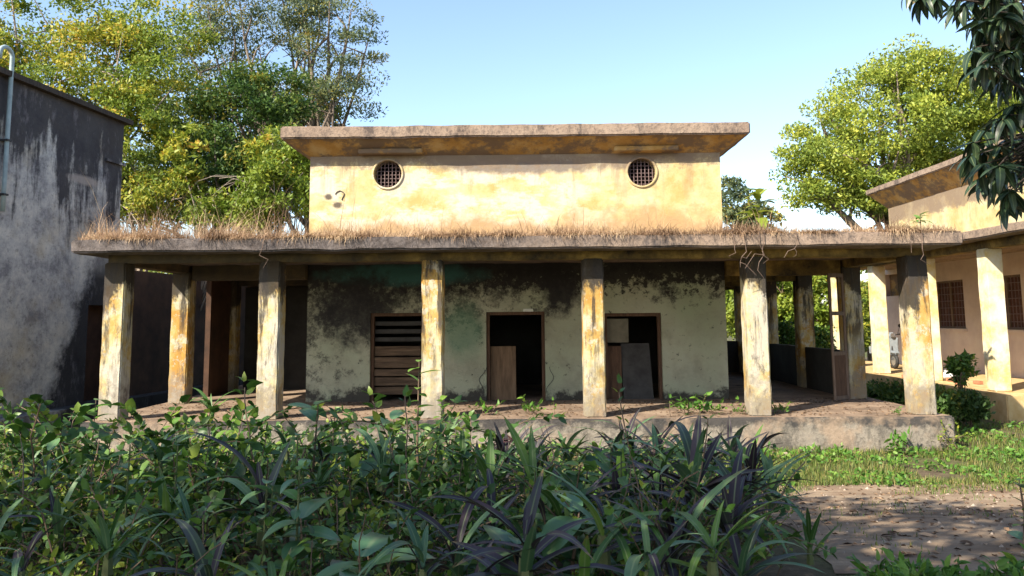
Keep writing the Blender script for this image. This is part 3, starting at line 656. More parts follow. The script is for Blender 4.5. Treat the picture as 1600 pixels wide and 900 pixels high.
for s_ in (-1, 1):
    m = MB(); m.tube([(sp.x+s_*.26, sp.y+.24, 1.1), (sp.x+s_*.32, sp.y+.2, 1.36)], .008, 5); mr = m.build('mirror_stalk', 'dark_iron', ST_)
    m = MB(); m.rbox(sp.x+s_*.34-.07, sp.x+s_*.34+.07, sp.y+.18, sp.y+.21, 1.32, 1.43, .05, .004, .02); m.build('mirror', 'dark_iron', mr)

ST_.location.z = RPZ+.012
# ------------------------------------------------------------------ rubble
def brick(x, y, z, rz, mat, label, name='brick', sx=.23, sy=.11, sz=.075, group=None):
    m = MB(); m.rbox(-sx/2, sx/2, -sy/2, sy/2, 0, sz, .06, .006, .006, 8)
    o = link(name, mesh_from(name, m.v, m.f, mat), None, (x, y, z)); o.rotation_euler = (0, 0, rz)
    return tag(o, label, name, group)
for i in range(9):
    brick(10.55+.9*random.random(), 19.3+3.4*random.random(), RPZ+.01, random.random()*3, 'brick_red', 'loose red brick lying on the porch plinth of the neighbouring bungalow', group='loose bricks on the neighbouring porch')
m = MB(); p = at(1468, 578, 20.6); m.rbox(10.6, 11.45, 20.9, 21.5, RPZ+.005, RPZ+.27, .1, .05, .07, 4); tag(m.build('cement_sack', 'sack_white', smooth=True), 'white filled sack lying on the porch plinth of the neighbouring bungalow', 'sack')
for i, (px, py, s_) in enumerate(((765, 690, .34), (735, 683, .25), (800, 697, .22), (1225, 702, .16))):
    p = at(px, py, YF-.55-.1*i); m = MB(); m.rbox(p.x-s_/2, p.x+s_/2, p.y-s_*.4, p.y+s_*.2, gz(p.y)-.02, gz(p.y)+s_*.55, .07, .04, .04, 5)
    tag(m.build('stone', 'rubble_stone', smooth=True), ['big tan stone lying in front of the veranda plinth', 'mid-sized tan stone beside the big one at the plinth', 'small stone in the creeper before the plinth', 'small brown stone lying in the grass'][i], 'stone')
m = MB()
for k, (w_, h_) in enumerate(((1.9, .38), (2.2, .19))):
    m.rbox(at(745, 660, YF).x-w_/2, at(745, 660, YF).x+w_/2, YF-.34-.32*(k+1), YF-.34-.32*k, -.05, h_+.002*k, .2, .03, .04, 2)
m.build('entrance_steps', 'plinth_plaster', B)

# ------------------------------------------------------------------ foliage
def leaves(P_, size, aspect=.5, upb=.3, droop=0., rnd0=0., rnd1=1., rng=RNG, jit=.35, out=None):
    """one folded four-cornered leaf at every point; returns V, F, rnd"""
    n = len(P_); d = rng.normal(size=(n, 3))
    if out is not None: d = d*.6+out
    d[:, 2] += upb-droop; d /= np.linalg.norm(d, axis=1)[:, None]+1e-9
    u = rng.normal(size=(n, 3)); u[:, 2] *= .5; u -= d*(u*d).sum(1)[:, None]; u /= np.linalg.norm(u, axis=1)[:, None]+1e-9
    nn = np.cross(d, u); s = size*(1+jit*rng.uniform(-1, 1, n))[:, None]; wv = s*aspect*.5
    base = P_; tip = P_+d*s; mid = P_+d*s*.45
    V = np.stack([base, mid+u*wv+nn*wv*.35, tip-nn*wv*.2, mid-u*wv+nn*wv*.35], 1).reshape(-1, 3)
    i = np.arange(n)*4; Fc = np.stack([i, i+1, i+2, i+3], 1)
    Fc = np.concatenate([np.stack([i, i+1, i+2], 1), np.stack([i, i+2, i+3], 1)])
    r = np.repeat(rng.uniform(rnd0, rnd1, n), 4); return V, Fc, r
def ovate(P_, size, aspect, rng, jit=.4, out=None, upb=.2):
    n = len(P_); d = rng.normal(size=(n, 3))*.7
    if out is not None: d = d+out*2.2
    d[:, 2] += upb; d /= np.linalg.norm(d, axis=1)[:, None]+1e-9
    nn = rng.normal(size=(n, 3))*.55+np.array([0, -.25, 1.0]); nn -= d*(nn*d).sum(1)[:, None]; nn /= np.linalg.norm(nn, axis=1)[:, None]+1e-9
    u = np.cross(nn, d); s = (size*(1+jit*rng.uniform(-1, 1, n)))[:, None]; wv = s*aspect*.5
    mid = [P_, P_+d*s*.35+nn*s*.02, P_+d*s*.7, P_+d*s-nn*s*.14]
    L_ = [P_+d*s*-.04+u*wv*.55+nn*wv*.2, P_+d*s*.28+u*wv+nn*wv*.3, P_+d*s*.66+u*wv*.62+nn*wv*.12]
    R_ = [P_+d*s*-.04-u*wv*.55+nn*wv*.2, P_+d*s*.28-u*wv+nn*wv*.3, P_+d*s*.66-u*wv*.62+nn*wv*.12]
    V = np.stack(mid+L_+R_, 1).reshape(-1, 3); i = np.arange(n)*10; T = []
    for q in ((0, 4, 5, 1), (1, 5, 6, 2), (0, 1, 8, 7), (1, 2, 9, 8)): T += [np.stack([i+q[0], i+q[1], i+q[2]], 1), np.stack([i+q[0], i+q[2], i+q[3]], 1)]
    for q in ((2, 6, 3), (2, 3, 9)): T.append(np.stack([i+q[0], i+q[1], i+q[2]], 1))
    return V, np.concatenate(T), np.repeat(rng.uniform(0, 1, n), 10)
def ball(n, rng=RNG, shell=.0):
    d = rng.normal(size=(n, 3)); d /= np.linalg.norm(d, axis=1)[:, None]
    return d*(rng.uniform(shell**3, 1, n)**(1/3))[:, None]
def limb(a, b, sag=.1, n=5):
    a, b = Vector(a), Vector(b); L = (b-a).length; off = Vector((random.uniform(-1, 1), random.uniform(-1, 1), random.uniform(-.2, .8)))*L*sag
    return [a.lerp(b, t)+off*math.sin(math.pi*t)+Vector(mnoise.noise_vector(a.lerp(b, t)*1.3))*L*.03 for t in [i/(n-1) for i in range(n)]]
def tree(name, label, base, lobes, nclump, per, lsize, mat, bark, tr=.25, group=None, clump=.6, flat=.7, aspect=.5, limbs=14, fork=.35, rng=None, twig=False, shell=.55, cat='tree', upb=.3):
    """lobes: list of (centre, (rx,ry,rz)); clumps of leaves fill the lobes' outer parts"""
    rng = rng or np.random.default_rng(abs(hash(label)) % 99991 if False else sum(map(ord, label)))
    base = Vector(base); T = thing(name, base, label, cat, group)
    vol = np.array([l[1][0]*l[1][1]*l[1][2] for l in lobes])**(2/3); cnt = np.maximum(3, (nclump*vol/vol.sum())).astype(int)
    C = np.concatenate([np.array(l[0])[None]+ball(k, rng, shell)*np.array(l[1]) for l, k in zip(lobes, cnt)])
    tot = len(C); cs = clump*rng.uniform(.55, 1.35, tot)
    idx = np.repeat(np.arange(tot), per); Pp = C[idx]+ball(len(idx), rng, .2)*np.stack([cs, cs, cs*flat], 1)[idx]
    tone = rng.uniform(0, .55, tot)[idx]
    V, Fc, r = leaves(Pp, lsize, aspect, upb, rng=rng, rnd0=0, rnd1=.5); r = np.clip(r+np.repeat(tone, 4), 0, 1)
    o = link('crown', mesh_from('crown', V-np.array(base), Fc, mat, rnd=r), T); o['kind'] = 'stuff'
    cen = Vector(np.average([l[0] for l in lobes], axis=0, weights=vol)); top = max(l[0][2]+l[1][2]*.3 for l in lobes)
    zf = base.z+(top-base.z)*fork; tp = Vector((base.x*.6+cen.x*.4, base.y*.6+cen.y*.4, zf))
    m = MB(); pts = limb(base-Vector((0, 0, .1)), tp, .05, 6); m.tube(pts, [tr*(1.25-.55*i/5) for i in range(6)], 9); m.build('trunk', bark, T, True)
    sel = rng.choice(tot, min(limbs, tot), replace=False); lm = MB()
    for j, k in enumerate(sel):
        c = Vector(C[k]); st = tp if j % 3 else pts[3+j % 2]
        L_ = limb(st, c, .12, 6); r0 = tr*rng.uniform(.3, .55); lm.tube(L_, [max(.012, r0*(1-.85*i/5)) for i in range(6)], 6)
        for q in range(4 if twig else 2):
            e = Vector(C[rng.integers(tot)]); mid = L_[2+q % 3]; e = mid+(e-mid)*min(1, 1.6/((e-mid).length+.01)); tw = limb(mid, e, .15, 4); lm.tube(tw, [max(.01, r0*.4*(1-.8*i/3)) for i in range(4)], 5)
    lm.build('limbs', bark, T, True)
    return T
def lobe(px, py, Y, rpx, rz=None, ry=None):
    p = at(px, py, Y); r = rpx/F*Y; return (tuple(p), (r, ry or r*.8, (rz or rpx)/F*Y))

# trees behind the left-hand building
tree('yellowing_tree', 'tall yellow-leaved tree rising behind the mould-blackened building', (-17.5, 27, 0), [lobe(60, 40, 27, 130, 110), lobe(190, 110, 26.5, 90, 110), lobe(-60, 130, 27, 120), lobe(120, 160, 26, 100, 80), lobe(250, 70, 28, 80, 80)], 210, 190, .15, 'leaf_yellow', 'bark_pale', .28, clump=.75, limbs=26, twig=True, flat=.55)
tree('yellowing_tree', 'slender yellow-green tree beside the corner of the mould-blackened building', (-12.5, 26, 0), [lobe(215, 240, 25.5, 62, 110), lobe(260, 310, 25, 60, 45), lobe(150, 260, 26, 60, 90)], 115, 170, .14, 'leaf_yellow', 'bark_pale', .13, clump=.5, limbs=18, twig=True)
tree('evergreen_tree', 'dense dark green tree between the yellow tree and the bungalow roof', (-8.6, 28, 0), [lobe(370, 210, 28, 90, 90), lobe(420, 140, 28.5, 70, 50), lobe(330, 290, 27.5, 80, 60), lobe(440, 270, 27, 70, 70)], 165, 190, .15, 'leaf_mid', 'bark_grey', .25, clump=.68, limbs=16, flat=.5)
tree('feathery_tree', 'open feathery grey-green tree with bare forked limbs behind the bungalow', (-8.5, 33, 0), [lobe(520, 70, 32, 85, 80), lobe(420, 20, 33, 110, 60), lobe(545, 150, 32, 60, 30), lobe(330, 60, 33, 80, 60), lobe(450, 150, 32, 80, 40), lobe(480, -40, 33, 100, 40)], 165, 190, .16, 'leaf_blue', 'bark_grey', .30, clump=.8, flat=.4, aspect=.36, limbs=22, twig=True, fork=.42, shell=.35)
tree('yellowing_sapling', 'low bright yellow-green sapling just behind the west end of the canopy', (-7.2, 24.5, 0), [lobe(435, 300, 24, 55, 45), lobe(390, 340, 24, 50, 20), lobe(475, 250, 25, 35, 40)], 60, 170, .14, 'leaf_lime', 'bark_pale', .09, clump=.42, limbs=12, twig=True)
tree('russet_sapling', 'thin sapling with rusty and yellow leaves behind the dry grass', (-10.5, 24.3, 0), [lobe(340, 330, 24, 50, 25), lobe(290, 240, 25, 30, 50), lobe(420, 240, 25, 40, 40)], 46, 70, .19, 'leaf_yellow', 'bark_pale', .08, clump=.4, limbs=12, twig=True)
tree('olive_tree', 'olive-green tree filling the gap behind the dark evergreen', (-14, 37, 0), [lobe(290, 170, 36, 70, 80), lobe(300, 260, 36, 80, 60), lobe(420, 250, 36, 90, 80), lobe(230, 300, 36, 70, 50), lobe(470, 180, 36, 60, 40)], 190, 150, .19, 'leaf_olive', 'bark_grey', .3, clump=.8, limbs=12)
# right: broad round tree
tree('rain_tree', 'broad rounded yellow-green tree behind the neighbouring bungalow', (19.5, 42, 0), [lobe(1390, 190, 41, 120, 90), lobe(1290, 230, 40, 70, 55), lobe(1480, 180, 42, 100, 100), lobe(1330, 290, 40, 80, 35), lobe(1440, 120, 41, 80, 50), lobe(1540, 220, 42, 80, 90), lobe(1400, 310, 40, 60, 30), lobe(1260, 280, 40, 45, 40)], 310, 230, .2, 'leaf_rain', 'bark_grey', .5, clump=1.0, flat=.55, limbs=26, fork=.45)
tree('grey_green_tree', 'small grey-green tree behind the east end of the bungalow roof', (10.6, 38, 0), [lobe(1150, 320, 37, 32, 45), lobe(1185, 345, 37, 30, 25)], 40, 110, .22, 'leaf_blue', 'bark_grey', .14, clump=.55, limbs=8)
# bushes seen through the east veranda
for i, (px, py, Y, rp, rz_, mt, lb_) in enumerate(((1230, 455, 33, 50, 60, 'leaf_lime', 'sunlit lime-green bush behind the east veranda columns'), (1290, 470, 34, 45, 55, 'leaf_yellow', 'sunlit yellow bush framed by the open door leaf'), (1165, 450, 35, 60, 60, 'leaf_lime', 'lime-green bush seen past the corner of the bungalow wall'), (1350, 430, 37, 60, 60, 'leaf_yellow', 'yellow-green bush at the far end of the gap between the bungalows'))):
    p = at(px, py, Y); tree('bush', lb_, (p.x, p.y, 0), [lobe(px, py, Y, rp, rz_), lobe(px+20, py+50, Y-.5, rp, 40)], 70, 120, .2, mt, 'stem_brown', .09, clump=.5, limbs=8, cat='bush')
for i in range(7):      # distant belt of trees that closes the view
    x = -46+i*16+random.uniform(-3, 3); y = 62+random.uniform(-5, 8)
    if 5 < i*16-46 < 14: continue
    tree('distant_tree', 'hazy olive tree in the far belt behind the bungalows', (x, y, 0), [((x, y, 3.2), (6, 4, 2.8)), ((x+3, y, 4.5), (4, 3, 2.2))], 90, 60, .5, 'leaf_olive', 'bark_grey', .3, group='far belt of trees', clump=1.1, limbs=8, rng=np.random.default_rng(50+i))
# bushes between the two bungalows
for i, (px, py, Y, rp, rz_, mt, lb_) in enumerate(((1385, 618, 19.0, 38, 18, 'leaf_mid', 'dark green bush behind the corner column of the veranda'), (1470, 632, 16.6, 44, 24, 'leaf_mid', 'dense dark bush between the corner column and the ochre plinth'), (1515, 635, 16.4, 22, 18, 'leaf_dark', 'small dark bush pressed against the ochre plinth'), (1502, 575, 17.2, 9, 22, 'leaf_creeper', 'upright leafy shrub in front of the porch column'), (1270, 530, 24.5, 34, 26, 'leaf_creeper', 'mid-green bush showing over the dark parapet'), (1215, 525, 24.5, 34, 24, 'leaf_creeper', 'mid-green bush at the end of the dark parapet'))):
    p = at(px, py, Y)
    tree('bush', lb_, (p.x, p.y, 0), [lobe(px, py, Y, rp, rz_)], 18 if rp < 12 else 46, 46, .12, mt, 'stem_brown', .03, clump=.22, limbs=8, cat='bush', shell=.3)
# broad-leaved young tree with big yellow-green leaves above the canopy
def bigleaf_mesh(name, L, W, arch, mat, nseg=8, fold=.25, tipp=1.0, base=.25, twist=0):
    """leaf blade from the origin along +Y, bending down by arch (rad) over its length"""
    V = []; rib = []; tip_ = []; y = z = 0.; a = 0.
    for i in range(nseg+1):
        t = i/nseg; wd = W*.5*(max(0, math.sin(math.pi*min(1, (t*(1-base)+base)))**.8) if tipp else 1)*(1 if t < .999 else .05)
        if t == 0: wd = W*.5*.3
        tw = twist*t
        for k, q in ((-1, fold), (0, 0), (1, fold)):
            x_ = k*wd; h = abs(k)*wd*q; rib.append(1.-abs(k)); tip_.append(t)
            V.append((x_*math.cos(tw)-h*math.sin(tw), y-math.sin(a)*0, z+h*math.cos(tw)+x_*math.sin(tw)))
        y += math.cos(a)*L/nseg; z += math.sin(a)*L/nseg; a -= arch/nseg
    Fs = [(i*3+k, i*3+k+1, (i+1)*3+k+1, (i+1)*3+k) for i in range(nseg) for k in range(2)]
    me = mesh_from(name, V, Fs, mat, True)
    for an, vals in (('rib', rib), ('tip', tip_)):
        me.attributes.new(an, 'FLOAT', 'POINT').data.foreach_set('value', vals)
    return me
def put_leaf(me, T, az, pitch, roll=0, off=(0, 0, 0), sc=1., name='leaf'):
    o = link(name, me, T, off); o.rotation_mode = 'XYZ'
    o.rotation_euler = (Matrix.Rotation(az, 3, 'Z') @ Matrix.Rotation(pitch, 3, 'X') @ Matrix.Rotation(roll, 3, 'Y')).to_euler()
    o.scale = (sc, sc, sc); return o
ym = [bigleaf_mesh('big_leaf', 1.0, .42, a, 'leaf_lime', 7, .2) for a in (.7, 1.1)]
for me in ym:
    at_ = me.attributes.new('rnd', 'FLOAT', 'POINT'); at_.data.foreach_set('value', [random.uniform(.4, 1)]*len(me.vertices))
p = at(1186, 330, 26); T = thing('broadleaf_sapling', (p.x, p.y, 0), 'young tree with big drooping yellow-green leaves rising behind the dry roof grass', 'tree')
m = MB(); m.tube([(p.x, p.y, 0), (p.x+.05, p.y, p.z*.5), (p.x, p.y, p.z+.5)], [.07, .05, .02], 7); m.build('trunk', 'stem_green', T)
for i in range(18):
    put_leaf(random.choice(ym), T, random.uniform(0, 6.28), random.uniform(-.2, .9), 0, (0, 0, p.z-.35+i*.06), random.uniform(.55, .95))
p = at(1437, 345, 15.6)
T = thing('rooftop_weed', (p.x, p.y, ST), 'small broad-leaved weed growing from the dry grass at the canopy corner', 'plant')
fm = [bigleaf_mesh('weed_leaf', .24, .10, a, 'leaf_fresh', 5, .2) for a in (.4, .9)]
m = MB(); m.tube([(p.x, p.y, ST-.02), (p.x+.02, p.y, p.z+.15)], [.012, .006], 5); m.build('stem', 'stem_brown', T)
for i in range(11): put_leaf(random.choice(fm), T, random.uniform(0, 6.28), random.uniform(-.1, .7), 0, (.01, 0, (p.z+.15-ST)*random.uniform(.6, 1)), random.uniform(.7, 1.2))

# ------------------------------------------------------------------ mango tree beside the camera (its boughs hang into view)
mg = thing('mango_tree', (5.9, 5.4, gz(5.4)), 'dark mango tree whose drooping long-leaved boughs hang beside the path', 'tree')
MGV = np.array(mg.location)
mleaf = []
for a, L_ in ((.5, .2), (.9, .23), (.25, .18), (1.2, .21)):
    mleaf.append(bigleaf_mesh('mango_leaf', L_, .052, a, 'leaf_mango_single', 6, .25))
tips = []
rg = random.Random(3)
def inb(lst, n, Y0, Y1, sx, sy):
    for _ in range(n):
        px, py = rg.choice(lst); tips.append(at(px+rg.gauss(0, sx), py+rg.gauss(0, sy), rg.uniform(Y0, Y1)))
inb([(1500, 5), (1540, 20), (1580, 30), (1570, 80), (1600, 60), (1470, -10), (1560, 50), (1590, 10)], 34, 5.2, 6.3, 20, 18)
inb([(1530, 85), (1585, 120)], 7, 5.2, 6.2, 18, 12)
inb([(1560, 190), (1590, 180), (1600, 230), (1545, 225), (1575, 255), (1535, 250)], 24, 5.2, 6.2, 20, 18)
inb([(1588, 300), (1575, 300)], 4, 5.3, 5.8, 8, 8)
inb([(1560, 60), (1540, 40), (1590, 90), (1600, 150), (1600, -40)], 16, 5.2, 6.4, 20, 25)
inb([(1505, 30), (1525, 95), (1560, 110), (1545, 55), (1520, 240), (1540, 270)], 13, 5.2, 6.0, 12, 12)
for tpt in tips:
    az0 = rg.uniform(0, 6.28); k = rg.randint(6, 8)
    for i in range(k):
        put_leaf(rg.choice(mleaf), mg, az0+i*2.4, rg.uniform(-1.15, -.1), rg.uniform(-.5, .5), tuple(tpt-mg.location), rg.uniform(.8, 1.15))
m = MB(); tpv = Vector((5.8, 5.6, 3.6)); m.tube(limb((5.9, 5.4, gz(5.4)-.1), tpv, .03, 6), [.24, .21, .19, .18, .17, .16], 10); m.build('trunk', 'bark_dark', mg, True)
m = MB(); hubs = [at(1680, 40, 5.8), at(1700, 200, 5.7), at(1660, -60, 5.9)]
for h in hubs: m.tube(limb(tpv if h.z > 3.6 else tpv-Vector((0, 0, .4)), h, .08, 6), [.09, .075, .06, .05, .04, .03], 7)
for tpt in tips:
    h = min(hubs, key=lambda q: (q-tpt).length); m.tube(limb(h, tpt, .08, 5), [.018, .013, .010, .007, .004], 5)
ctr = [(Vector((rg.uniform(4.9, 9.0), rg.uniform(3.0, 9.0), rg.uniform(3.6, 8.2)))) for _ in range(170)]
ctr = [c_ for c_ in ctr if c_.x > .65*c_.y+1.1 and (c_-Vector((6.8, 5.8, 5.8))).length < 3.3]
for c_ in ctr[::6]: m.tube(limb(tpv, c_, .1, 5), [.08, .06, .045, .03, .015], 6)
m.build('boughs', 'bark_dark', mg, True)
Pp = np.repeat(np.array([tuple(c_) for c_ in ctr]), 46, 0); Pp = Pp+ball(len(Pp))*.42
V, Fc, r = leaves(Pp, .22, .27, .0, .7); o = link('crown', mesh_from('crown', V-MGV, Fc, 'leaf_mango', rnd=r), mg); o['kind'] = 'stuff'
# two broad shade trees behind the camera; their shade lies over the bed and the path
tree('shade_tree', 'broad leafy tree standing behind the planted bed', (-8.5, -1.5, .62), [((-8, -1.2, 7.0), (4.2, 3.6, 2.2)), ((-4.6, .0, 6.9), (3.2, 3.0, 1.8)), ((-2.0, -.6, 7.4), (3.0, 3.2, 1.7))], 150, 60, .26, 'leaf_dark', 'bark_grey', .3, clump=.85, limbs=16, fork=.5, shell=.1)
tree('shade_tree', 'second leafy tree standing behind the path', (.5, -3.2, .62), [((.8, -1.2, 7.6), (3.4, 3.4, 1.9)), ((2.6, .3, 7.2), (2.4, 2.4, 1.6))], 90, 60, .26, 'leaf_dark', 'bark_grey', .3, clump=.85, limbs=12, fork=.5, shell=.1)

# ------------------------------------------------------------------ dry grass on the canopy and the green grass
def blades(base, h, w, lean, rng=RNG, mat='grass_blade', name='grass', label=None, cat=None, nseg=2, bend=.6, tone=None, az=None, a0=0.):
    n = len(base); az = rng.uniform(0, 2*np.pi, n) if az is None else az; d = np.stack([np.cos(az), np.sin(az), np.zeros(n)], 1); sd = np.stack([-np.sin(az), np.cos(az), np.zeros(n)], 1)
    rows = []; p = base.copy(); ang = a0+rng.uniform(0, 1, n)*lean
    for i in range(nseg+1):
        t = i/nseg
        if i < nseg: rows += [p-sd*(w*(1-t*.6)/2)[:, None], p+sd*(w*(1-t*.6)/2)[:, None]]
        else: rows.append(p)
        st = (h/nseg)[:, None]; p = p+st*(d*np.sin(ang)[:, None]+np.array([0, 0, 1])*np.cos(ang)[:, None]); ang = ang+bend*rng.uniform(.2, 1, n)
    k = len(rows); V = np.stack(rows, 1).reshape(-1, 3); i = np.arange(n)*k; Fc = []
    for s_ in range(nseg-1): Fc += [np.stack([i+2*s_, i+2*s_+1, i+2*s_+3], 1), np.stack([i+2*s_, i+2*s_+3, i+2*s_+2], 1)]
    Fc.append(np.stack([i+2*(nseg-1), i+2*(nseg-1)+1, i+2*nseg], 1)); Fc = np.concatenate(Fc)
    o = link(name, mesh_from(name, V, Fc, mat, rnd=np.repeat(rng.uniform(0, 1, n) if tone is None else tone, k)))
    return tag(o, label, cat, kind='stuff')
def nz(x, y, s, o=0): return np.array([mnoise.noise(Vector((a*s, b*s, o))) for a, b in zip(x, y)])
n = 34000; x = RNG.uniform(SX0+.03, SX1-.03, n); y = YF-.66+RNG.exponential(.9, n)
y = np.where(y > YB-.05, RNG.uniform(YF-.6, YB, n), y)
hh = (.08+.22*np.clip(nz(x, y, .8)+.5, 0, 1.3)+.38*np.clip(nz(x, y, 2.2, 7)+.02, 0, 1)**1.3)*RNG.uniform(.3, 1.35, n)*np.where(x < -4.5, 1.45, .85)*np.where(RNG.random(n) < .06, 1.7, 1.0)*np.clip((y-(YF-.75))*.9+.5, .5, 2.6)
keep = (nz(x, y, 1.3, 4) > -.22+.25*RNG.random(n)-.12); x, y, hh = x[keep], y[keep], hh[keep]
blades(np.stack([x, y, np.full(len(x), ST-.01)], 1), hh, np.full(len(x), .008), 1.25, tone=np.clip(.5+.9*nz(x, y, 1.1, 12)+RNG.uniform(-.3, .3, len(x)), 0, 1), mat='dry_grass_blade', name='dry_grass', label='brown dead grass matting the top of the veranda canopy', cat='dry grass', nseg=3, bend=.55)
n = 15000; x = RNG.uniform(SX0+.03, SX1-.03, n); y = YF-.68+np.abs(RNG.normal(0, .16, n)); k = nz(x, y, 1.1, 31) > -.02+.3*RNG.random(n)-.15; x, y = x[k], y[k]; n = len(x)
blades(np.stack([x, y, np.full(n, ST+.005)], 1), RNG.uniform(.08, .30, n)*(1+1.2*np.clip(nz(x, y, 2.5, 3), -.5, 1)), np.full(n, .008), 1.1, mat='dry_grass_blade', name='dry_grass', label='dead grass spilling over the front edge of the canopy', cat='dry grass', nseg=4, bend=.75, a0=.35, az=RNG.normal(-np.pi/2, .9, n), tone=np.clip(.55+.8*nz(x, y, 1.4, 15)+RNG.uniform(-.3, .3, n), 0, 1))
n = 9000; sd = RNG.random(n) < .5; x = np.where(sd, RNG.uniform(SX0+.03, WL-.1, n), RNG.uniform(WR+.1, SX1-.05, n)); y = RNG.uniform(YB, YE, n)
blades(np.stack([x, y, np.full(n, ST-.01)], 1), RNG.uniform(.1, .42, n)*np.where(x < 0, 1.1, .8), np.full(n, .014), .7, mat='dry_grass_blade', name='dry_grass', label='brown dead grass on the canopy beside the upper storey', cat='dry grass', nseg=3)
# creeping dry stalks over the canopy edge
for i, (px, dn) in enumerate(((1143, .22), (1160, .36), (1186, .55), (1194, .3), (1243, .2), (1440, .34), (414, .3))):
    p = at(px, 372, YF-.70); m = MB()
    pts = [Vector((p.x+random.uniform(-.1, .1), YF-.45, ST)), Vector((p.x, YF-.72, ST+.03)), Vector((p.x+random.uniform(-.04, .04), YF-.75, SB+.05))]
    for k in range(1, 5): pts.append(Vector((p.x+random.uniform(-.09, .09), YF-.74+random.uniform(-.02, .04), SB-dn*k/4)))
    m.tube(pts, [.007, .007, .006, .006, .005, .004, .002], 5)
    for q in random.sample(pts[2:6], random.randint(0, 2)):
        sd_ = random.choice((-1, 1)); m.tube([q, q+Vector((sd_*random.uniform(.05, .2), 0, random.uniform(-.05, .1))), q+Vector((sd_*random.uniform(.15, .35), -.01, random.uniform(-.25, .1)))], [.006, .005, .003], 5)
    tag(m.build('dead_vine', 'dry_vine'), 'dead vine stalk hanging over the edge of the veranda canopy', 'vine', 'dead vines on the canopy edge')

def region_grass(n, x0, x1, y0, y1, h, label, dens=None, w=.011, mat='grass_blade'):
    x = RNG.uniform(x0, x1, n); y = RNG.uniform(y0, y1, n); v = nz(x, y, .9, 9)
    k = v > (-.25 if dens is None else dens); x, y, v = x[k], y[k], v[k]
    z = np.array([gz(b) for b in y])
    blades(np.stack([x, y, z], 1), h*RNG.uniform(.5, 1.4, len(x))*(1+.5*v), np.full(len(x), w), .7, name='grass', label=label, cat='grass', mat=mat)
region_grass(36000, 1.5, 17, 10.9, 13.95, .10, 'short green grass between the path and the veranda plinth', -.3)
region_grass(9000, 7.8, 17, 13.9, 17.0, .13, 'short grass at the end of the veranda plinth')
region_grass(9000, -11, 1.5, 10.5, 13.9, .13, 'thin grass before the veranda behind the planted bed', -.1)
region_grass(5000, 1.8, 12, 10.0, 11.1, .07, 'ragged grass fringe along the far edge of the path', .0)
region_grass(1800, 2.6, 9, 6, 11, .05, 'sparse grass tufts on the bare path', .12)
def cover(n, x0, x1, y0, y1, size, label, hh=.05, thr=-.1):
    x = RNG.uniform(x0, x1, n); y = RNG.uniform(y0, y1, n); v = nz(x, y, 1.1, 21); k = v > thr; x, y, v = x[k], y[k], v[k]
    Pp = np.stack([x, y, np.array([gz(b) for b in y])+hh*RNG.uniform(.2, 1, len(x))*(1+1.5*np.clip(v, 0, 1))], 1)
    V, Fc, r = ovate(Pp, size, .6, RNG, .5)
    tag(link('ground_cover', mesh_from('ground_cover', V, Fc, 'leaf_weed', rnd=r)), label, 'ground cover', kind='stuff')
cover(9000, 2.2, 15, 10.7, 13.9, .06, 'low leafy weeds mixed into the grass strip before the plinth', .07, -.05)
cover(3500, 7.9, 15, 12.2, 17.0, .07, 'leafy ground cover at the end of the veranda plinth', .10, -.1)
cover(4500, -11, 2.2, 9.8, 13.9, .07, 'leafy ground cover between the planted bed and the veranda', .10, -.05)
n = 450; x = RNG.uniform(2.2, 9, n); y = RNG.uniform(5.6, 11.2, n); pm = MB()
for a_, b_ in zip(x, y):
    r_ = random.uniform(.008, .026)*(1.6 if random.random() < .05 else 1); pm.add([(a_+r_*random.uniform(.7, 1.2)*dx_, b_+r_*random.uniform(.7, 1.2)*dy_, gz(b_)+.006+r_*dz_) for dx_, dy_, dz_ in ((1, 0, 0), (0, 1, 0), (-1, 0, 0), (0, -1, 0), (.1, .1, .8))], [(0, 1, 4), (1, 2, 4), (2, 3, 4), (3, 0, 4)])
tag(link('pebbles', mesh_from('pebbles', pm.v, pm.f, 'rubble_stone')), 'small stones strewn over the bare path', 'pebbles', kind='stuff')
# leaf litter
def litter(n, x0, x1, y0, y1, zf, size, label, keepf=None):
    x = RNG.uniform(x0, x1, n); y = RNG.uniform(y0, y1, n)
    z = np.array([zf(b) for b in y])+.006; Pp = np.stack([x, y, z], 1)
    az = RNG.uniform(0, 6.28, n); d = np.stack([np.cos(az), np.sin(az), RNG.uniform(0, .25, n)], 1); u = np.stack([-np.sin(az), np.cos(az), RNG.uniform(-.3, .3, n)], 1)
    s = size*RNG.uniform(.5, 1.3, n)[:, None]
    V = np.stack([Pp, Pp+d*s*.5+u*s*.25+[0, 0, .012], Pp+d*s, Pp+d*s*.5-u*s*.25+[0, 0, .012]], 1).reshape(-1, 3); i = np.arange(n)*4
    Fc = np.concatenate([np.stack([i, i+1, i+2], 1), np.stack([i, i+2, i+3], 1)])
    tag(link('leaf_litter', mesh_from('leaf_litter', V, Fc, 'litter', rnd=np.repeat(RNG.uniform(0, 1, n), 4))), label, 'leaf litter', kind='stuff')
litter(1500, 2.3, 10, 5.6, 11.2, gz, .07, 'brown fallen leaves scattered over the bare path')
litter(2600, -11, 3, 9.5, 13.9, gz, .10, 'brown fallen leaves on the soil before the veranda')
litter(1500, XL-.3, XR+.3, YF-.25, YB-.05, lambda b: PZ+.012, .07, 'brown fallen leaves and twigs on the veranda floor')

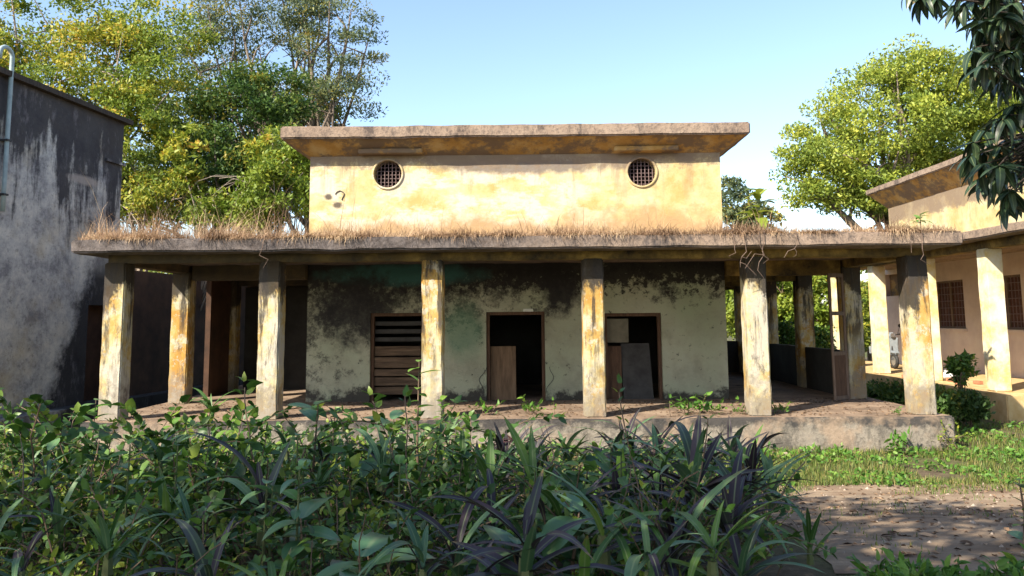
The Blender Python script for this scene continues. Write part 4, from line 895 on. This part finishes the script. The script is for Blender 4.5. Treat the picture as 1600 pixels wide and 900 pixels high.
# ------------------------------------------------------------------ foreground bed
def strap_set(mat, spec):
    out = []
    for L_, W_, a in spec:
        me = bigleaf_mesh('strap_leaf', L_, W_, a, mat, 9, .30, base=.18, twist=random.uniform(-.5, .5)); out.append(me)
    return out
SPEC = [(.42, .045, .9), (.50, .048, 1.3), (.36, .042, .5), (.56, .042, 1.7), (.32, .048, .25), (.47, .038, 2.1), (.30, .034, .7)]
STR = {k: strap_set('leaf_strap_'+k, SPEC) for k in ('green', 'blue', 'purple', 'red')}
BRD = [bigleaf_mesh('broad_leaf', L_, W_, a, 'leaf_broad', 8, .18, base=.12) for L_, W_, a in ((.30, .15, .6), (.36, .17, .9), (.26, .13, .35), (.22, .12, 1.2))]
FRS = [bigleaf_mesh('fresh_leaf', L_, W_, a, 'leaf_fresh', 7, .2, base=.15) for L_, W_, a in ((.22, .10, .4), (.26, .11, .8), (.17, .08, .6))]
def visible_xy(x, y): return abs(x) < .72*y+.6
def strap_plant(x, y, kind, n, sc, label, group, z=None, mix=None):
    T = thing('strap_leaved_plant', (x, y, gz(y) if z is None else z), label, 'plant', group)
    az = random.uniform(0, 6.28)
    m = MB(); m.tube([(x, y, T.location.z-.02), (x, y, T.location.z+.10*sc)], [.03*sc, .018*sc], 6); m.build('stem', 'stem_green', T)
    for i in range(n):
        k = kind if not mix or random.random() > .22 else mix
        put_leaf(random.choice(STR[k]), T, az+i*2.4+random.uniform(-.3, .3), random.uniform(.35, 1.4), random.uniform(-.3, .3), (0, 0, random.uniform(.0, .16)*sc), sc*random.uniform(.75, 1.2))
    return T
CM = []
def shoots(seed, ns, lmin, lmax, step, size, asp, mat, spread=1.1):
    rng = np.random.default_rng(seed); P0 = []; out = []; mb = MB()
    for q in range(ns):
        az = rng.uniform(0, 6.28); tl = rng.uniform(.1, spread); L_ = rng.uniform(lmin, lmax)
        p = Vector((rng.normal()*.10, rng.normal()*.10, 0)); d = Vector((math.cos(az)*math.sin(tl), math.sin(az)*math.sin(tl), math.cos(tl))); pts = [p.copy()]
        k = int(L_/step)
        for i in range(k):
            d = (d+Vector(rng.normal(size=3))*.10+Vector((0, 0, -.05*i/k*(1+tl)))).normalized(); p = p+d*step; pts.append(p.copy())
            if i > k*.25:
                sd = d.cross(Vector((0, 0, 1)))
                if sd.length < .05: sd = Vector((1, 0, 0))
                sd.normalize()
                for sg in ((1, -1) if rng.random() < .6 else (1 if i % 2 else -1,)):
                    P0.append(p+sd*sg*.012); out.append(sd*sg*.6+d*.35+Vector((0, 0, .15)))
        P0.append(p); out.append(d)
        mb.tube(pts[::2], [max(.0022, .005*(1-i/len(pts))) for i in range(len(pts[::2]))], 4)
    P0 = np.array(P0); V, Fc, r = ovate(P0, size, asp, rng, .4, np.array(out), .05)
    return mesh_from('foliage', V, Fc, mat, rnd=r), mesh_from('stem', mb.v, mb.f, 'stem_brown')
for kx in range(8): CM.append(shoots(300+kx, 15, .25, .9, .036, .036+.009*(kx % 4), .55+.07*(kx % 4), 'leaf_creeper'))
CL = []
for kx in range(4): CL.append(shoots(400+kx, 18, .2, .65, .03, .040, .6, 'leaf_lime'))
WD = []
for kx in range(5): WD.append(shoots(500+kx, 12, .14, .34, .04, .085, .45, 'leaf_weed', 1.3))
def clump(meshes, name, x, y, sc, label, group, z=None, cat='plant'):
    T = thing(name, (x, y, gz(y) if z is None else z), label, cat, group, random.uniform(0, 6.28)); T.scale = (sc, sc, sc*random.uniform(.85, 1.15))
    fm_, sm_ = random.choice(meshes); f = link('foliage', fm_, T); f['kind'] = 'stuff'; sm2 = link('stem', sm_, T); sm2['kind'] = 'stuff'; return T
placed = []
def free(x, y, d):
    if any((x-a)**2+(y-b)**2 < d*d for a, b in placed): return False
    placed.append((x, y)); return True
def right_edge(y): return 1.15+.30*(y-4.5)+.12*math.sin(y*2.3)
LMK = [(XL-1.2, 'the west end of the plinth'), (cx[0], 'the first veranda column'), ((cx[0]+cx[1])/2, 'the dark west bay'), (cx[1], 'the second veranda column'), ((doors[0][0]+doors[0][1])/2, 'the boarded doorway'), (cx[2], 'the third veranda column'), ((doors[1][0]+doors[1][1])/2, 'the middle doorway'), (cx[3], 'the fourth veranda column'), ((doors[2][0]+doors[2][1])/2, 'the east doorway')]
def where(x, y):
    return ('front edge' if y < 4.2 else 'front' if y < 5.2 else 'near middle' if y < 6.3 else 'far middle' if y < 7.4 else 'back' if y < 8.8 else 'back edge')+' of bed off '+min(LMK, key=lambda q: abs(q[0]-x))[1]
cnt = 0
for _ in range(4000):       # creepers fill the bed
    y = random.uniform(3.9, 10.6); x = random.uniform(-.74*y-.8, right_edge(y))
    if y > 9.0 and x > -.6: continue
    if x/y > .03 and random.random() < .6: continue
    if not visible_xy(x, y) or not free(x, y, .34+.012*y): continue
    if cnt >= 190: break
    cnt += 1
    lime = random.random() < (.5 if x/y < -.38 else .15)
    hgt = (random.uniform(.85, 1.4)+.7*mnoise.noise(Vector((x*1.1, y*1.1, 2))))*(1.0 if y < 6 else 1.25 if x/y < -.08 else .72); sz_ = 'sprawling' if hgt > 1.5 else 'low' if hgt < .85 else 'tall' if hgt > 1.1 else 'mid-sized'
    if lime: clump(CL, 'creeper', x, y, hgt, sz_+' lime creeper mound at '+where(x, y), 'lime creepers in the bed')
    else: clump(CM, 'creeper', x, y, hgt, sz_+' green creeper mound at '+where(x, y), 'green creepers in the bed')
placed = []; cnt = 0
for _ in range(3000):
    y = random.uniform(3.8, 9.6); x = random.uniform(-.72*y-.5, right_edge(y)+.15)
    if not visible_xy(x, y) or not free(x, y, .18+.020*y): continue
    u = x/y
    pr = .8 if u > -.05 else .38
    if random.random() > pr: continue
    if cnt >= 165: break
    cnt += 1; r = random.random(); z = gz(y)+random.uniform(.12, .40)+(.22 if y > 6 and x/y < -.08 else .06); sc = random.uniform(.9, 1.35)*(1.12 if u > -.05 else 1)
    if (u > -.12 and r < .60) or (y < 5.6 and -.45 < u < -.2 and r < .6): strap_plant(x, y, 'purple', random.randint(9, 13), sc, 'dark purple strap-leaved plant at '+where(x, y), 'purple strap-leaved plants', z, 'blue')
    elif r < .66: strap_plant(x, y, 'blue', random.randint(7, 10), sc*(.8 if u < -.1 else 1), 'blue-green strap-leaved plant at '+where(x, y), 'blue-green strap-leaved plants', z, 'purple')
    else: strap_plant(x, y, 'green', random.randint(7, 10), sc*(.8 if u < -.1 else 1), 'green strap-leaved plant at '+where(x, y), 'green strap-leaved plants', z, 'blue')
# single plants that stand out
def at_bed(px, py, Y): return at(px, py, Y)
def bed_strap(px, py, Y, kind, n, sc, label):
    p = at(px, py, Y); return strap_plant(p.x, Y, kind, n, sc, label, None, max(gz(Y), p.z-.12*sc))
bed_strap(1265, 850, 5.2, 'green', 9, .85, 'bright green strap-leaved plant at the path edge of the bed')
bed_strap(1205, 770, 6.0, 'blue', 10, .95, 'tall blue-green strap-leaved plant leaning over the path edge')
bed_strap(330, 640, 9.6, 'green', 12, 1.0, 'green strap-leaved plant before the second veranda column')
bed_strap(300, 880, 4.6, 'purple', 13, .95, 'grey-purple strap-leaved rosette low in the west of the bed')
bed_strap(815, 700, 8.2, 'red', 8, .9, 'dark red strap-leaved plant in front of the entrance steps')
bed_strap(1020, 720, 7.6, 'red', 8, .85, 'dark maroon strap-leaved plant before the plinth')
bed_strap(215, 880, 4.3, 'blue', 7, .8, 'pale blue-green upright blade plant in the west of the bed')
def stem_plant(px, pytop, Y, h, leaves_, n, sc, label, pitch=(-.1, .7), stem='stem_brown', nm='leafy_plant', z0=None):
    p = at(px, pytop, Y); zb = gz(Y) if z0 is None else z0
    T = thing(nm, (p.x, Y, zb), label, 'plant'); H_ = p.z-zb; wob = random.uniform(-.05, .05)
    m = MB(); m.tube([(p.x, Y, zb-.02), (p.x+wob, Y, zb+H_*.5), (p.x, Y, p.z)], [.016, .012, .005], 6); m.build('stem', stem, T)
    for i in range(n):
        t = 1-h*(i/n)/max(H_, .1)
        put_leaf(random.choice(leaves_), T, i*2.4+random.uniform(-.4, .4), random.uniform(*pitch), random.uniform(-.3, .3), (wob*.5, 0, H_*t), sc*random.uniform(.7, 1.2))
    return T
stem_plant(497, 632, 6.6, .55, BRD[:3]+FRS, 12, .95, 'tall single-stemmed plant with pale broad leaves before the first doorway')
stem_plant(655, 565, 8.2, .8, FRS, 12, 1.0, 'spindly tall weed with a few bright leaves before the boarded doorway')
stem_plant(615, 655, 7.4, .5, BRD+FRS, 14, 1.15, 'leafy plant with large drooping blue-green leaves in mid bed')
stem_plant(905, 800, 4.6, .3, BRD, 9, 1.25, 'plant with a large pale drooping leaf low in the bed')
stem_plant(800, 850, 4.3, .3, BRD, 9, 1.2, 'broad-leaved plant at the front edge of the bed')
stem_plant(470, 810, 4.4, .3, BRD, 10, 1.1, 'broad-leaved plant with wide pale leaves beside the purple rosette')
stem_plant(560, 870, 4.1, .25, BRD, 9, 1.1, 'low broad-leaved plant spreading over the dark soil')
stem_plant(150, 625, 10.4, .7, FRS+BRD[:2], 14, 1.1, 'leafy shrub standing before the first veranda column')
stem_plant(690, 625, 12.6, .7, FRS, 24, .8, 'bright yellow-green shrub at the foot of the third veranda column', stem='stem_green')
stem_plant(250, 790, 4.8, .35, BRD+FRS, 9, .8, 'small pale-leaved plant among lime creepers')
for i in range(16):
    y = random.uniform(4.2, 8.5); x = random.uniform(-.66*y, right_edge(y)-.2); p = Vector((x, y, gz(y)+random.uniform(.65, .95)))
    T = thing('leafy_plant', (x, y, gz(y)), 'upright leafy plant at '+where(x, y), 'plant', 'upright leafy plants in the bed')
    m = MB(); m.tube([(x, y, gz(y)-.02), (x+.02, y, p.z)], [.012, .005], 5); m.build('stem', 'stem_green', T)
    for k in range(9): put_leaf(random.choice(BRD+FRS), T, k*2.4, random.uniform(-.2, .7), random.uniform(-.3, .3), (.01, 0, (p.z-gz(y))*(1-.06*k)), random.uniform(.35, .65))
for i in range(26):
    y = random.uniform(4.3, 9.0); x = random.uniform(-.66*y, right_edge(y)-.1); zb = gz(y); H_ = random.uniform(.6, 1.0); m = MB()
    tl = Vector((random.uniform(-.25, .25), random.uniform(-.2, .2), 1)); pts = [Vector((x, y, zb-.02))+tl*(H_*t)+Vector(mnoise.noise_vector(Vector((x, y, t*2))))*.06*t for t in (0, .3, .6, .85, 1)]
    m.tube(pts, [.007, .006, .005, .004, .002], 5)
    q = pts[2]; m.tube([q, q+Vector((random.uniform(-.15, .15), random.uniform(-.1, .1), .16))], [.004, .002], 4)
    tag(m.build('dead_stalk', 'dry_vine'), 'dry leafless stalk at '+where(x, y), 'stalk', 'dry stalks in the bed')
# weeds on the veranda edge, plinth foot and path
for px, Y, s_, lb_ in ((1085, YF+.15, 1.35, 'bright green weed clump on the veranda edge before the east doorway'), (1112, YF+.25, 1.1, 'tall green weed beside the weed clump on the veranda edge'), (835, YF+.35, 1.0, 'low green weed on the veranda before the middle doorway'), (757, YF+.3, .9, 'small green weed on the veranda beside the third column'), (1218, YF+.2, .7, 'small weed on the veranda floor behind the fifth column'), (1405, YF-.14, .4, 'tiny weed at the foot of the corner column'), (1155, YF+.2, .5, 'tiny yellow weed beside the fifth column')):
    p = at(px, 640, Y); clump(WD, 'weed', p.x, Y, s_, lb_, None, PZ+.012)
for px, Y, s_, lb_ in ((1418, 13.55, 1.3, 'green fern-like weed at the foot of the plinth corner'), (1478, 13.9, 1.2, 'bright yellow-green weed just past the plinth corner'), (905, 13.6, .9, 'small weed sprouting against the plinth face'), (1050, 13.5, 1.1, 'green weed at the plinth foot')):
    p = at(px, 690, Y); clump(CL if 'yellow' in lb_ else WD, 'weed', p.x, Y, s_, lb_, None)
for i in range(34):
    y = random.uniform(4.5, 5.1) if i < 22 else random.uniform(12.3, 13.6); x = random.uniform(1.9, 3.9) if i < 22 else random.uniform(3.2, 12)
    clump(WD, 'weed', x, y, random.uniform(.6, .95), ('low' if i % 2 else 'spreading')+' green weed at the '+('bed-side' if x < 2.6 else 'middle' if x < 3.2 else 'far')+' stretch of the path edge' if i < 22 else 'low green weed in the grass '+('before the corner column' if x < 7.9 else 'before the ochre plinth'), 'weeds at the near path edge' if i < 22 else 'weeds in the grass strip')
stem_plant(1592, 750, 6.2, .5, FRS+BRD[:1], 9, .7, 'dark thin sapling at the east edge of the path')
for i, (px, py) in enumerate(((1435, 838), (1398, 842), (1545, 800), (1330, 800), (1500, 850))):
    r_ = at(px, py, 1); d_ = r_-Vector((0, 0, ZC)); Y = 7.0
    for _ in range(12): Y = (ZC-gz(Y))/(-d_.z)
    T = link('fallen_leaf', bigleaf_mesh('fallen_leaf', .24 if i == 0 else .14, .07, .5, 'litter', 6, .3), None, (d_.x*Y, Y, gz(Y)+.02)); T.rotation_euler = (.0, .1, random.uniform(0, 6.28))
    a_ = T.data.attributes.new('rnd', 'FLOAT', 'POINT'); a_.data.foreach_set('value', [1. if i == 0 else .1]*len(T.data.vertices))
    tag(T, ['large pale curled dry leaf lying on the bare path', 'dark curled dead leaf beside the pale one on the path', 'dark dead leaf near the sapling on the path', 'brown dead leaf near the bed on the path', 'brown dead leaf by the near weeds on the path'][i], 'leaf')
